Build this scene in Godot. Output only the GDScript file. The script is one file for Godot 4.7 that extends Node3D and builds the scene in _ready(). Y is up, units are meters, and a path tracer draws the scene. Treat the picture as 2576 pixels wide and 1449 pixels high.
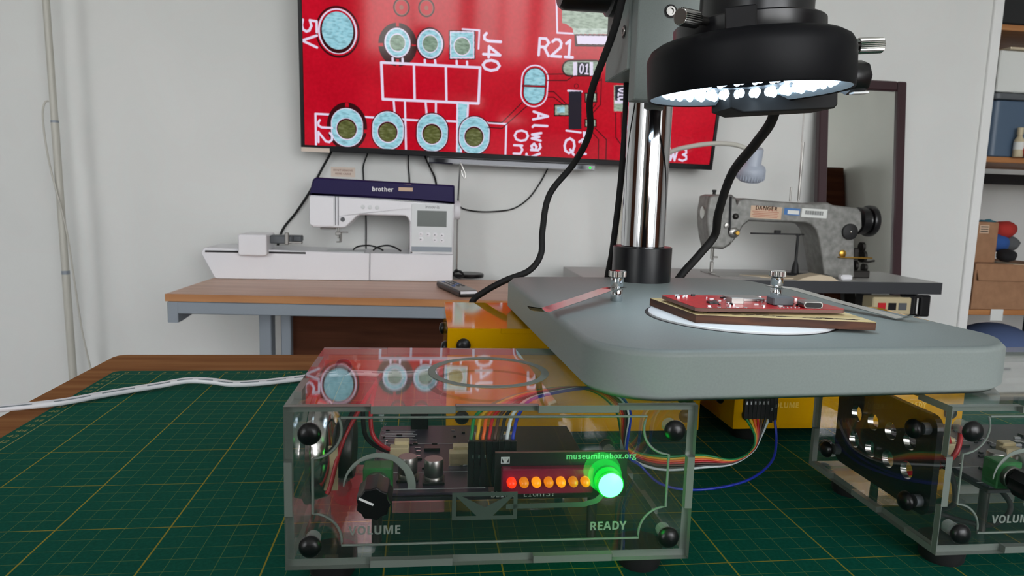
extends Node3D

# ---------------------------------------------------------------- mesh builder
class MB:
	var v := PackedVector3Array()
	var n := PackedVector3Array()
	var u := PackedVector2Array()
	var x := Transform3D()

	func at(o: Vector3, b := Basis()) -> MB:
		x = Transform3D(b, o)
		return self

	func tri(a: Vector3, b: Vector3, c: Vector3, na: Vector3, nb: Vector3, nc: Vector3, ua := Vector2.ZERO, ub := Vector2.ZERO, uc := Vector2.ZERO) -> void:
		# a, b, c run counter-clockwise seen from outside; Godot wants clockwise
		for k in [[a, na, ua], [c, nc, uc], [b, nb, ub]]:
			v.append(x * (k[0] as Vector3))
			n.append((x.basis * (k[1] as Vector3)).normalized())
			u.append(k[2])

	func flat(a: Vector3, b: Vector3, c: Vector3) -> void:
		var m := (b - a).cross(c - a).normalized()
		tri(a, b, c, m, m, m)

	func quad(a: Vector3, b: Vector3, c: Vector3, d: Vector3) -> void:
		var m := (b - a).cross(c - a)
		if m.length() < 1e-14:
			m = (c - a).cross(d - a)
		m = m.normalized()
		tri(a, b, c, m, m, m, Vector2(0, 1), Vector2(1, 1), Vector2(1, 0))
		tri(a, c, d, m, m, m, Vector2(0, 1), Vector2(1, 0), Vector2(0, 0))

	func box(c: Vector3, s: Vector3, b := 0.0) -> MB:
		var h := s / 2.0
		b = minf(b, minf(h.x, minf(h.y, h.z)) * 0.9)
		if b <= 0.0:
			for ax in 3:
				for sg in [-1.0, 1.0]:
					var m := Vector3.ZERO
					m[ax] = sg
					var p := Vector3.ZERO
					var q := Vector3.ZERO
					p[(ax + 1) % 3] = 1.0
					q[(ax + 2) % 3] = sg
					quad(c + (m - p - q) * h, c + (m + p - q) * h, c + (m + p + q) * h, c + (m - p + q) * h)
			return self
		# chamfered: six faces, twelve edges, eight corners
		var F := func(ax: int, sg: Vector3) -> Vector3:
			var r := h - Vector3(b, b, b)
			r[ax] = h[ax]
			return c + r * sg
		for ax in 3:
			var a1 := (ax + 1) % 3
			var a2 := (ax + 2) % 3
			for sg in [-1.0, 1.0]:
				var pts := []
				for k in [[-1, -1], [1, -1], [1, 1], [-1, 1]]:
					var s3 := Vector3.ZERO
					s3[ax] = sg
					s3[a1] = k[0]
					s3[a2] = k[1] * sg
					pts.append(F.call(ax, s3))
				quad(pts[0], pts[1], pts[2], pts[3])
			for s1 in [-1.0, 1.0]:
				for s2 in [-1.0, 1.0]:
					var lo := Vector3.ZERO
					lo[a1] = s1
					lo[a2] = s2
					var hi := lo
					lo[ax] = -1
					hi[ax] = 1
					if s1 * s2 > 0:
						quad(F.call(a1, lo), F.call(a2, lo), F.call(a2, hi), F.call(a1, hi))
					else:
						quad(F.call(a2, lo), F.call(a1, lo), F.call(a1, hi), F.call(a2, hi))
		for sx in [-1.0, 1.0]:
			for sy in [-1.0, 1.0]:
				for sz in [-1.0, 1.0]:
					var s3 := Vector3(sx, sy, sz)
					if sx * sy * sz > 0:
						flat(F.call(0, s3), F.call(1, s3), F.call(2, s3))
					else:
						flat(F.call(0, s3), F.call(2, s3), F.call(1, s3))
		return self

	static func seg_normals(p: PackedVector2Array, closed: bool, sharp := 0.72) -> Array:
		# for each segment the outward normals at its two ends
		var m := p.size() if closed else p.size() - 1
		var own := []
		for i in m:
			var d := p[(i + 1) % p.size()] - p[i]
			own.append(Vector2(d.y, -d.x).normalized())
		var out := []
		for i in m:
			var a: Vector2 = own[i]
			var b: Vector2 = own[i]
			if closed or i > 0:
				var pr: Vector2 = own[(i - 1 + m) % m]
				if pr.dot(a) > sharp:
					a = (pr + own[i]).normalized()
			if closed or i < m - 1:
				var nx: Vector2 = own[(i + 1) % m]
				if nx.dot(own[i]) > sharp:
					b = (nx + own[i]).normalized()
			out.append([a, b])
		return out

	# profile (radius, height) from the bottom of the axis outwards and up to the top of the axis
	func lathe(p: PackedVector2Array, seg := 32, arc := TAU) -> MB:
		var nn := seg_normals(p, false)
		for i in p.size() - 1:
			for k in seg:
				var a0 := arc * k / seg
				var a1 := arc * (k + 1) / seg
				var d0 := Vector3(cos(a0), 0, -sin(a0))
				var d1 := Vector3(cos(a1), 0, -sin(a1))
				var y0 := Vector3(0, p[i].y, 0)
				var y1 := Vector3(0, p[i + 1].y, 0)
				var A: Vector2 = nn[i][0]
				var B: Vector2 = nn[i][1]
				var na0 := d0 * A.x + Vector3(0, A.y, 0)
				var na1 := d1 * A.x + Vector3(0, A.y, 0)
				var nb0 := d0 * B.x + Vector3(0, B.y, 0)
				var nb1 := d1 * B.x + Vector3(0, B.y, 0)
				if p[i].x > 1e-7:
					tri(d0 * p[i].x + y0, d1 * p[i].x + y0, d1 * p[i + 1].x + y1, na0, na1, nb1)
				if p[i + 1].x > 1e-7:
					tri(d0 * p[i].x + y0, d1 * p[i + 1].x + y1, d0 * p[i + 1].x + y1, na0, nb1, nb0)
		return self

	func cyl(r: float, y0: float, y1: float, b := 0.0, seg := 28) -> MB:
		if b > 0.0:
			return lathe(PackedVector2Array([Vector2(0, y0), Vector2(r - b, y0), Vector2(r, y0 + b), Vector2(r, y1 - b), Vector2(r - b, y1), Vector2(0, y1)]), seg)
		return lathe(PackedVector2Array([Vector2(0, y0), Vector2(r, y0), Vector2(r, y1), Vector2(0, y1)]), seg)

	func ball(r: float, seg := 20, lo := -0.5, squash := 1.0) -> MB:
		var p := PackedVector2Array()
		var m := maxi(4, seg / 2)
		for i in m + 1:
			var a := lerpf(lo * PI, PI / 2, float(i) / m)
			p.append(Vector2(maxf(0.0, cos(a)) * r, sin(a) * r * squash))
		return lathe(p, seg)

	func tube(p: PackedVector3Array, r: float, seg := 10, flatten := 1.0) -> MB:
		var m := p.size()
		var up := Vector3.UP
		var t0 := (p[1] - p[0]).normalized()
		if absf(t0.dot(up)) > 0.95:
			up = Vector3.RIGHT
		var side := t0.cross(up).normalized()
		var rings := []
		for i in m:
			var t := (p[mini(i + 1, m - 1)] - p[maxi(i - 1, 0)]).normalized()
			side = (side - t * side.dot(t)).normalized()
			var bi := t.cross(side)
			var ring := []
			for k in seg:
				var a := TAU * k / seg
				var d := side * cos(a) + bi * sin(a) * flatten
				ring.append([p[i] + d * r, (side * cos(a) * flatten + bi * sin(a)).normalized()])
			rings.append(ring)
		for i in m - 1:
			for k in seg:
				var a = rings[i][k]
				var b = rings[i][(k + 1) % seg]
				var c = rings[i + 1][(k + 1) % seg]
				var d = rings[i + 1][k]
				tri(a[0], b[0], c[0], a[1], b[1], c[1])
				tri(a[0], c[0], d[0], a[1], c[1], d[1])
		for e in [0, m - 1]:
			for k in range(1, seg - 1):
				var q = rings[e]
				if e == 0:
					flat(q[0][0], q[k + 1][0], q[k][0])
				else:
					flat(q[0][0], q[k][0], q[k + 1][0])
		return self

	# outline counter-clockwise in x, y, between z0 and z1
	func prism(poly: PackedVector2Array, z0: float, z1: float, b := 0.0, what := 3) -> MB:
		if area(poly) < 0:
			poly = poly.duplicate()
			poly.reverse()
		var m := poly.size()
		var nn := seg_normals(poly, true)
		var inn := PackedVector2Array()
		for i in m:
			var d0 := poly[i] - poly[(i - 1 + m) % m]
			var d1 := poly[(i + 1) % m] - poly[i]
			var n0 := Vector2(d0.y, -d0.x).normalized()
			var n1 := Vector2(d1.y, -d1.x).normalized()
			inn.append(poly[i] - (n0 + n1) / maxf(0.35, 1.0 + n0.dot(n1)) * b)
		if what & 1:
			var ti := Geometry2D.triangulate_polygon(poly)
			for t in range(0, ti.size(), 3):
				var a := inn[ti[t]]
				var bb := inn[ti[t + 1]]
				var c := inn[ti[t + 2]]
				if (bb - a).cross(c - a) < 0:
					var s := bb
					bb = c
					c = s
				var f := Vector3(0, 0, 1)
				tri(Vector3(a.x, a.y, z1), Vector3(bb.x, bb.y, z1), Vector3(c.x, c.y, z1), f, f, f, a, bb, c)
				tri(Vector3(a.x, a.y, z0), Vector3(c.x, c.y, z0), Vector3(bb.x, bb.y, z0), -f, -f, -f, a, c, bb)
		if what & 2:
			for i in m:
				var j := (i + 1) % m
				var na := Vector3(nn[i][0].x, nn[i][0].y, 0)
				var nb := Vector3(nn[i][1].x, nn[i][1].y, 0)
				var lo := z0 + b
				var hi := z1 - b
				var A := Vector3(poly[i].x, poly[i].y, lo)
				var B := Vector3(poly[j].x, poly[j].y, lo)
				var C := Vector3(poly[j].x, poly[j].y, hi)
				var D := Vector3(poly[i].x, poly[i].y, hi)
				tri(A, B, C, na, nb, nb)
				tri(A, C, D, na, nb, na)
				if b > 0.0:
					var f := Vector3(0, 0, 0.7)
					var E := Vector3(inn[j].x, inn[j].y, z1)
					var G := Vector3(inn[i].x, inn[i].y, z1)
					tri(D, C, E, na, nb, f)
					tri(D, E, G, na, f, f)
					var H := Vector3(inn[j].x, inn[j].y, z0)
					var I := Vector3(inn[i].x, inn[i].y, z0)
					tri(B, A, I, nb, na, -f)
					tri(B, I, H, nb, -f, -f)
		return self

	static func area(p: PackedVector2Array) -> float:
		var s := 0.0
		for i in p.size():
			s += p[i].cross(p[(i + 1) % p.size()])
		return s / 2.0

	func add(m: Mesh) -> MB:
		for k in m.get_surface_count():
			var a := m.surface_get_arrays(k)
			var vv: PackedVector3Array = a[Mesh.ARRAY_VERTEX]
			var vn: PackedVector3Array = a[Mesh.ARRAY_NORMAL]
			var idx = a[Mesh.ARRAY_INDEX]
			var total: int = idx.size() if idx != null else vv.size()
			for i in total:
				var q: int = idx[i] if idx != null else i
				v.append(x * vv[q])
				n.append((x.basis * vn[q]).normalized())
				u.append(Vector2.ZERO)
		return self

	func into(am: ArrayMesh) -> ArrayMesh:
		var arr := []
		arr.resize(Mesh.ARRAY_MAX)
		arr[Mesh.ARRAY_VERTEX] = v
		arr[Mesh.ARRAY_NORMAL] = n
		arr[Mesh.ARRAY_TEX_UV] = u
		am.add_surface_from_arrays(Mesh.PRIMITIVE_TRIANGLES, arr)
		return am

	func done() -> ArrayMesh:
		return into(ArrayMesh.new())

# ---------------------------------------------------------------- small helpers
var M := {}
var counts := {}

func v3(x: float, y: float, z: float) -> Vector3:
	return Vector3(x, y, z)

func pv(a: Array) -> PackedVector2Array:
	var p := PackedVector2Array()
	for i in range(0, a.size(), 2):
		p.append(Vector2(a[i], a[i + 1]))
	return p

func rrect(w: float, h: float, r: float, c := Vector2.ZERO, seg := 5) -> PackedVector2Array:
	var p := PackedVector2Array()
	for q in 4:
		var o := Vector2((w / 2 - r) * (1 if q == 0 or q == 3 else -1), (h / 2 - r) * (1 if q < 2 else -1))
		for k in seg + 1:
			var a := PI / 2 * (q + float(k) / seg)
			p.append(c + o + Vector2(cos(a), sin(a)) * r)
	return p

func smooth(pts: Array, sub := 8) -> PackedVector3Array:
	var out := PackedVector3Array()
	for i in pts.size() - 1:
		var a: Vector3 = pts[maxi(i - 1, 0)]
		var b: Vector3 = pts[i]
		var c: Vector3 = pts[i + 1]
		var d: Vector3 = pts[mini(i + 2, pts.size() - 1)]
		for k in sub:
			out.append(b.cubic_interpolate(c, a, d, float(k) / sub))
	out.append(pts[-1])
	return out

func numbered(called: String) -> String:
	if not counts.has(called):
		counts[called] = 0
		return called
	counts[called] += 1
	return "%s_%03d" % [called, counts[called]]

func tag(o: Node, label: String, cat := "", group := "", kind := "") -> Node:
	if label: o.set_meta("label", label)
	if cat: o.set_meta("category", cat)
	if group: o.set_meta("group", group)
	if kind: o.set_meta("kind", kind)
	return o

func thing(called: String, label: String, cat: String, at := Vector3.ZERO, turn := 0.0, group := "") -> Node3D:
	var o := Node3D.new()
	o.name = numbered(called)
	add_child(o)
	o.position = at
	o.rotation.y = turn
	tag(o, label, cat, group)
	return o

func part(parent: Node, called: String, m, mat: Material, label := "") -> MeshInstance3D:
	var o := MeshInstance3D.new()
	o.name = called
	o.mesh = m.done() if m is MB else m
	if mat: o.material_override = mat
	parent.add_child(o, true)
	if label: o.set_meta("label", label)
	return o

func one(called: String, m, mat: Material, label: String, cat: String, group := "", at := Vector3.ZERO, turn := 0.0) -> MeshInstance3D:
	var o := part(self, numbered(called), m, mat)
	o.position = at
	o.rotation.y = turn
	tag(o, label, cat, group)
	return o

func setting(called: String, m, mat: Material, parent: Node = null) -> MeshInstance3D:
	var o := part(parent if parent else self, called, m, mat)
	if not parent: o.set_meta("kind", "structure")
	return o

func text(s: String, size: float, depth: float, font_name := "Droid Sans", weight := 400) -> TextMesh:
	var f := SystemFont.new()
	f.font_names = PackedStringArray([font_name])
	f.font_weight = weight
	var t := TextMesh.new()
	t.text = s
	t.font = f
	t.font_size = 32
	t.pixel_size = size / 32.0 * 1.38
	t.depth = depth
	t.curve_step = 2.0
	return t

# ---------------------------------------------------------------- materials
func mat(called: String, c: Color, rough := 0.5, metal := 0.0, spec := 0.5) -> StandardMaterial3D:
	var m := StandardMaterial3D.new()
	m.resource_name = called
	m.albedo_color = c
	m.roughness = rough
	m.metallic = metal
	m.metallic_specular = spec
	M[called] = m
	return m

func c8(r: int, g: int, b: int, a := 255) -> Color:
	return Color8(r, g, b, a)

func noise_tex(freq: float, octaves: int, lo: Color, hi: Color, size := 512, sd := 1, kind := FastNoiseLite.TYPE_SIMPLEX_SMOOTH) -> NoiseTexture2D:
	var nz := FastNoiseLite.new()
	nz.seed = sd
	nz.noise_type = kind
	nz.frequency = freq
	nz.fractal_octaves = octaves
	var t := NoiseTexture2D.new()
	t.width = size
	t.height = size
	t.seamless = true
	t.noise = nz
	var g := Gradient.new()
	g.set_color(0, lo)
	g.set_color(1, hi)
	t.color_ramp = g
	return t

func grain_tex(lo: Color, hi: Color, sd: int, stretch := 14.0, size := 512) -> ImageTexture:
	# wood: noise drawn out along x
	var nz := FastNoiseLite.new()
	nz.seed = sd
	nz.noise_type = FastNoiseLite.TYPE_SIMPLEX_SMOOTH
	nz.frequency = 0.03
	nz.fractal_octaves = 4
	var im := Image.create(size, size, false, Image.FORMAT_RGB8)
	for y in size:
		for x in size:
			# wraps round in x and y
			var ax := TAU * x / size
			var ay := TAU * y / size
			var r := size / TAU
			var k := nz.get_noise_3d(cos(ay) * r * 1.1, sin(ay) * r * 1.1, cos(ax) * r / stretch * 2.0 + sin(ax) * r / stretch)
			im.set_pixel(x, y, lo.lerp(hi, clampf(k * 0.9 + 0.5, 0.0, 1.0)))
	return ImageTexture.create_from_image(im)

func tri(m: StandardMaterial3D, tex: Texture2D, scale: Vector3, world := false) -> StandardMaterial3D:
	m.albedo_texture = tex
	m.uv1_triplanar = true
	m.uv1_world_triplanar = world
	m.uv1_scale = scale
	return m

func bump(m: StandardMaterial3D, tex: Texture2D, depth: float) -> StandardMaterial3D:
	m.heightmap_enabled = true
	m.heightmap_texture = tex
	m.heightmap_scale = depth
	return m

func make_materials() -> void:
	tri(mat("wall_paint", Color.WHITE, 0.85, 0.0, 0.3), noise_tex(0.004, 3, c8(226, 226, 223), c8(218, 219, 216), 512, 3), v3(0.6, 0.6, 0.6), true)
	mat("ceiling_paint", c8(235, 235, 232), 0.9)
	tri(mat("floor_vinyl", Color.WHITE, 0.6), noise_tex(0.05, 4, c8(95, 97, 100), c8(120, 121, 122), 512, 4), v3(1, 1, 1), true)
	mat("window_frame", c8(225, 226, 226), 0.4)
	mat("trim_paint", c8(232, 232, 230), 0.5)
	# table tops
	tri(mat("table_wood", Color.WHITE, 0.8, 0.0, 0.12), grain_tex(c8(134, 88, 54), c8(166, 116, 76), 11, 18.0), v3(4, 4, 4))
	tri(mat("beech", Color.WHITE, 0.42, 0.0, 0.5), grain_tex(c8(196, 156, 132), c8(214, 178, 154), 12, 20.0), v3(2, 2, 2))
	tri(mat("beech_edge", Color.WHITE, 0.45, 0.0, 0.5), grain_tex(c8(170, 112, 64), c8(188, 132, 82), 13, 20.0), v3(2, 2, 2))
	tri(mat("panel_wood", Color.WHITE, 0.7, 0.0, 0.2), grain_tex(c8(60, 34, 22), c8(84, 50, 34), 14, 16.0), v3(1.5, 1.5, 1.5))
	mat("steel_grey", c8(138, 146, 154), 0.45, 0.25)
	mat("steel_dark", c8(88, 92, 96), 0.5, 0.2)
	mat("grey_laminate", c8(178, 178, 176), 0.4)
	mat("black_edge", c8(44, 46, 50), 0.5)
	# plastics
	mat("black_plastic", c8(16, 16, 18), 0.32)
	mat("black_matte", c8(20, 20, 22), 0.6)
	mat("black_rubber", c8(14, 14, 15), 0.75)
	mat("black_satin", c8(17, 17, 20), 0.28)
	mat("white_plastic", c8(232, 232, 236), 0.3)
	mat("white_soft", c8(222, 222, 220), 0.5)
	mat("grey_plastic", c8(216, 220, 221), 0.4)
	mat("purple_plastic", c8(30, 20, 72), 0.42, 0.0, 0.3)
	mat("cream_plastic", c8(196, 182, 150), 0.5)
	mat("beige_plastic", c8(190, 176, 140), 0.5)
	mat("red_plastic", c8(190, 26, 34), 0.35)
	mat("lcd_grey", c8(120, 126, 124), 0.15)
	mat("ink_grey", c8(90, 92, 96), 0.7)
	mat("ink_black", c8(24, 24, 26), 0.7)
	mat("ink_red", c8(170, 60, 50), 0.7)
	mat("ink_white", c8(235, 235, 235), 0.7)
	mat("silk_white", c8(190, 194, 196), 0.6)
	mat("silk_green_glow", c8(120, 200, 150), 0.6)  # print colour with the green glow painted in
	# metals
	mat("chrome", c8(225, 225, 228), 0.06, 1.0)
	mat("polished_steel", c8(205, 204, 200), 0.16, 1.0)
	mat("brushed_steel", c8(160, 158, 154), 0.35, 1.0)
	mat("dark_steel", c8(70, 68, 66), 0.4, 0.9)
	mat("brass", c8(190, 150, 70), 0.35, 1.0)
	var cast := tri(mat("cast_grey", Color.WHITE, 0.45, 0.15), noise_tex(0.02, 4, c8(112, 112, 109), c8(152, 151, 147), 512, 21), v3(3, 3, 3))
	bump(cast, cast.albedo_texture, 0.02)
	# microscope enamel: pale grey green, finely orange-peeled
	var en := tri(mat("enamel", Color.WHITE, 0.5, 0.0, 0.4), noise_tex(0.12, 3, c8(134, 143, 140), c8(141, 150, 147), 512, 22), v3(12, 12, 12))
	bump(en, en.albedo_texture, 0.004)
	var tx := tri(mat("black_textured", Color.WHITE, 0.5, 0.0, 0.3), noise_tex(0.09, 2, c8(10, 11, 14), c8(15, 16, 20), 512, 23), v3(26, 26, 26))
	bump(tx, tx.albedo_texture, 0.05)
	mat("rim_pale", c8(176, 190, 198), 0.35)
	mat("stage_white", c8(236, 238, 240), 0.35)
	# acrylic
	var ac := mat("acrylic", c8(225, 235, 230, 1), 0.02, 0.0, 0.5)
	ac.transparency = BaseMaterial3D.TRANSPARENCY_ALPHA
	mat("acrylic_edge", c8(116, 124, 117), 0.22, 0.0, 0.5)
	mat("etched", c8(124, 134, 126), 0.6, 0.0, 0.4)
	mat("etched_faint", c8(62, 76, 68), 0.6, 0.0, 0.4)
	mat("yellow_acrylic", c8(216, 160, 4), 0.05, 0.0, 0.5)
	var cp := mat("clear_plastic", c8(225, 228, 230, 40), 0.12, 0.0, 0.5)
	cp.transparency = BaseMaterial3D.TRANSPARENCY_ALPHA
	# electronics
	tri(mat("pcb_dark", Color.WHITE, 0.4), noise_tex(0.05, 3, c8(26, 24, 30), c8(38, 34, 44), 256, 31), v3(20, 20, 20))
	tri(mat("pcb_purple", Color.WHITE, 0.4), noise_tex(0.05, 3, c8(46, 36, 52), c8(58, 46, 64), 256, 32), v3(20, 20, 20))
	tri(mat("pcb_red", Color.WHITE, 0.3), noise_tex(0.06, 3, c8(150, 12, 20), c8(186, 22, 30), 256, 33), v3(20, 20, 20))
	mat("pcb_black", c8(14, 16, 16), 0.4)
	mat("pcb_edge", c8(120, 84, 76), 0.6)
	mat("jst_cream", c8(205, 190, 150), 0.5)
	mat("solder", c8(210, 212, 214), 0.25, 1.0)
	mat("pot_green", c8(30, 110, 50), 0.5)
	var lb := mat("led_lens_red", c8(128, 16, 56, 225), 0.3)
	lb.transparency = BaseMaterial3D.TRANSPARENCY_ALPHA
	tri(mat("plywood_top", Color.WHITE, 0.6), grain_tex(c8(190, 165, 112), c8(222, 200, 150), 41, 16.0), v3(8, 8, 8))
	tri(mat("plywood_burnt", Color.WHITE, 0.7), grain_tex(c8(58, 32, 20), c8(96, 56, 34), 42, 10.0), v3(12, 12, 12))
	mat("char", c8(48, 30, 18), 0.8)
	# background stuff
	tri(mat("cardboard", Color.WHITE, 0.8), noise_tex(0.02, 3, c8(150, 110, 80), c8(168, 126, 94), 256, 51), v3(4, 4, 4))
	mat("paper_beige", c8(206, 190, 164), 0.8)
	mat("sticker_beige", c8(206, 178, 152), 0.7)
	mat("sticker_blue", c8(64, 116, 176), 0.6)
	mat("sticker_white", c8(222, 224, 220), 0.6)
	mat("label_peach", c8(220, 204, 190), 0.8)
	mat("lamp_shell", c8(172, 180, 194), 0.4)
	var sh := mat("shank_clear", c8(190, 196, 192, 90), 0.3)
	sh.transparency = BaseMaterial3D.TRANSPARENCY_ALPHA
	mat("burgundy", c8(52, 26, 32), 0.35)
	mat("mirror_glass", c8(226, 228, 222), 0.015, 1.0)
	mat("pole_white", c8(190, 188, 178), 0.4)
	mat("blue_tub", c8(74, 94, 116), 0.4)
	mat("denim", c8(82, 100, 140), 0.9)
	mat("cloth_grey", c8(120, 124, 140), 0.9)
	mat("dark_shelf_metal", c8(26, 26, 28), 0.5)
	mat("cone_pale", c8(196, 208, 226), 0.35)
	# cutting mat
	var im := Image.create(1024, 1024, false, Image.FORMAT_RGB8)
	var gz := FastNoiseLite.new()
	gz.seed = 5
	gz.frequency = 0.02
	gz.fractal_octaves = 3
	for y in 1024:
		for x in 1024:
			var k := gz.get_noise_2d(x, y) * 0.03
			var c := Color(0.05 + k * 0.6, 0.345 + k, 0.285 + k)
			# thin line each centimetre, bold one each five
			var dx := absf(fposmod(x + 102.4, 204.8) - 102.4)
			var dy := absf(fposmod(y + 102.4, 204.8) - 102.4)
			var bx: bool = x < 14 or x > 1024 - 14
			var by: bool = y < 14 or y > 1024 - 14
			if bx and minf(x, 1024 - x) < 8 or by and minf(y, 1024 - y) < 6:
				c = Color(0.62, 0.58, 0.22)
			elif dx < 2.6 and not bx or dy < 2.6 and not by:
				c = Color(0.40, 0.50, 0.30)
			im.set_pixel(x, y, c)
	var mg := mat("mat_grid", Color.WHITE, 0.8, 0.0, 0.2)
	mg.albedo_texture = ImageTexture.create_from_image(im)
	mat("mat_green", Color(0.05, 0.345, 0.285), 0.8, 0.0, 0.2)
	mat("wire_red_lead", c8(170, 22, 36), 0.4)
	mat("yellow_mark", c8(238, 196, 70), 0.6)
	mat("ink_note", c8(150, 110, 96), 0.7)
	mat("blue_key", c8(40, 90, 160), 0.4)
	mat("mat_ink", Color(0.55, 0.54, 0.24), 0.6)

func glow(called: String, c: Color, e: float, base := Color.BLACK) -> StandardMaterial3D:
	var m := mat(called, base, 0.35)
	m.emission_enabled = true
	m.emission = c
	m.emission_energy_multiplier = e
	return m

func wire(called: String, c: Color) -> StandardMaterial3D:
	return mat("wire_" + called, c, 0.4)

# ---------------------------------------------------------------- scene
func _ready() -> void:
	# camera
	var cam := Camera3D.new()
	cam.name = "camera"
	var ca := CameraAttributesPhysical.new()
	ca.frustum_focal_length = 50.0
	ca.exposure_aperture = 50.0 / 0.75
	ca.frustum_focus_distance = 0.40
	cam.attributes = ca
	add_child(cam)
	cam.position = v3(0.243844, 0.158397, 0.607445)
	cam.rotation = v3(-0.133069, -0.129991, 0.030021)
	cam.fov = rad_to_deg(2.0 * atan(724.5 / 1775.53))
	cam.near = 0.01
	cam.far = 60.0
	# sky: an even overcast, and the exposure
	var we := WorldEnvironment.new()
	we.name = "daylight"
	var env := Environment.new()
	env.background_mode = Environment.BG_SKY
	var sk := ProceduralSkyMaterial.new()
	sk.sky_top_color = Color(0.90, 0.91, 0.93)
	sk.sky_horizon_color = Color(0.95, 0.95, 0.95)
	sk.ground_horizon_color = Color(0.80, 0.81, 0.80)
	sk.ground_bottom_color = Color(0.62, 0.63, 0.62)
	sk.sky_energy_multiplier = 1.0
	var sky := Sky.new()
	sky.sky_material = sk
	env.sky = sky
	env.background_energy_multiplier = 9.6
	env.tonemap_mode = Environment.TONE_MAPPER_LINEAR
	env.tonemap_exposure = 1.0
	env.sdfgi_enabled = true
	env.ssao_enabled = true
	env.ssil_enabled = true
	we.environment = env
	add_child(we)
	make_materials()
	build_room()
	build_work_table()
	build_boxes()
	build_microscope()
	build_tv()
	build_desk()
	build_home_machine()
	build_factory_machine()
	build_shelving()
	build_small_things()
	build_photographer()

const FLOOR := -0.86
const CEIL := 2.4
const WALL := -1.95

func slab(a: Vector3, b: Vector3, bev := 0.0) -> MB:
	return MB.new().box((a + b) / 2.0, (b - a).abs(), bev)

func build_room() -> void:  # three unseen cabinets added to darken what the chrome post mirrors
	added_dark_cabinet("unseen brown cabinet added at the window wall to darken reflections", v3(-0.79, FLOOR, 3.735), PI, 0.70, 2.0)
	added_dark_cabinet("unseen brown cabinet added at the far side wall to darken reflections", v3(3.335, FLOOR, 1.9), -PI / 2, 1.5, 2.0)
	added_dark_cabinet("unseen brown cabinet added beyond the white pole to darken reflections", v3(-4.035, FLOOR, 0.9), PI / 2, 1.6, 2.0)
	setting("floor", slab(v3(-4.5, FLOOR - 0.1, -2.85), v3(3.9, FLOOR, 4.35)), M.floor_vinyl)
	setting("ceiling", slab(v3(-4.5, CEIL, -2.85), v3(3.9, CEIL + 0.1, 4.35)), M.ceiling_paint)
	setting("wall_back", slab(v3(-4.5, FLOOR, WALL - 0.1), v3(2.41, CEIL, WALL)), M.wall_paint)
	setting("wall_left", slab(v3(-4.6, FLOOR, -2.05), v3(-4.5, CEIL, 4.35)), M.wall_paint)
	setting("wall_right", slab(v3(3.8, FLOOR, -2.85), v3(3.9, CEIL, 4.35)), M.wall_paint)
	setting("wall_alcove", slab(v3(2.31, FLOOR, -2.85), v3(3.8, CEIL, -4.35)), M.wall_paint)
	setting("wall_return", slab(v3(2.31, FLOOR, -4.35), v3(2.41, CEIL, WALL - 0.1)), M.wall_paint)
	setting("trim_1", slab(v3(2.392, FLOOR, WALL - 0.02), v3(2.432, CEIL, WALL + 0.012), 0.003), M.trim_paint)
	# the wall behind the camera, with its windows
	var holes := [[-4.3, -2.7], [-0.42, 0.70], [0.80, 1.48], [1.56, 3.6]]
	var y0 := -0.20
	var y1 := 2.28
	var zw := 4.2
	var w := Node3D.new()
	w.name = "wall_rear"
	add_child(w)
	w.set_meta("kind", "structure")
	setting("wall_below", slab(v3(-4.5, FLOOR, zw), v3(3.8, y0, zw + 0.15)), M.wall_paint, w)
	setting("wall_above", slab(v3(-4.5, y1, zw), v3(3.8, CEIL, zw + 0.15)), M.wall_paint, w)
	var from := -4.5
	for h in holes:
		setting("pier", slab(v3(from, y0, zw), v3(h[0], y1, zw + 0.15)), M.wall_paint, w)
		from = h[1]
	setting("pier", slab(v3(from, y0, zw), v3(3.8, y1, zw + 0.15)), M.wall_paint, w)
	var i := 1
	for h in holes:
		var win := Node3D.new()
		win.name = "window_%d" % i
		i += 1
		add_child(win)
		win.set_meta("kind", "structure")
		win.position = v3((h[0] + h[1]) / 2, (y0 + y1) / 2, zw + 0.08)
		var hw: float = (h[1] - h[0]) / 2
		var hh := (y1 - y0) / 2
		var f := MB.new()
		for s in [-1, 1]:
			f.box(v3(s * (hw - 0.025), 0, 0), v3(0.05, hh * 2, 0.05))
			f.box(v3(0, s * (hh - 0.025), 0), v3(hw * 2, 0.05, 0.05))
		setting("window_frame", f, M.window_frame, win)
		setting("mullion", MB.new().box(Vector3.ZERO, v3(0.06, hh * 2, 0.05)), M.window_frame, win)
		setting("transom", MB.new().box(v3(0, hh * 0.35, 0), v3(hw * 2, 0.05, 0.05)), M.window_frame, win)
		setting("sill", MB.new().box(v3(0, -hh - 0.01, -0.16), v3(hw * 2 + 0.1, 0.03, 0.2)), M.window_frame, win)

func added_dark_cabinet(label: String, at: Vector3, turn: float, w: float, h: float) -> void:  # added out of view, puts dark stripes into the chrome
	var c := thing("added_dark_cabinet", label, "cabinet", at, turn)
	part(c, "carcass", MB.new().box(v3(0, h / 2 + 0.03, -0.22), v3(w, h - 0.06, 0.44), 0.003), M.panel_wood)
	part(c, "plinth", MB.new().box(v3(0, 0.03, -0.23), v3(w - 0.03, 0.06, 0.40)), M.black_matte)
	for s in [-1, 1]:
		var d := part(c, "door", MB.new().box(v3(s * w / 4, h / 2 + 0.03, 0.010), v3(w / 2 - 0.006, h - 0.07, 0.018), 0.002), M.panel_wood)
		part(d, "handle", MB.new().box(v3(s * 0.04, h * 0.55, 0.030), v3(0.014, 0.16, 0.014), 0.004), M.brushed_steel)

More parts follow.
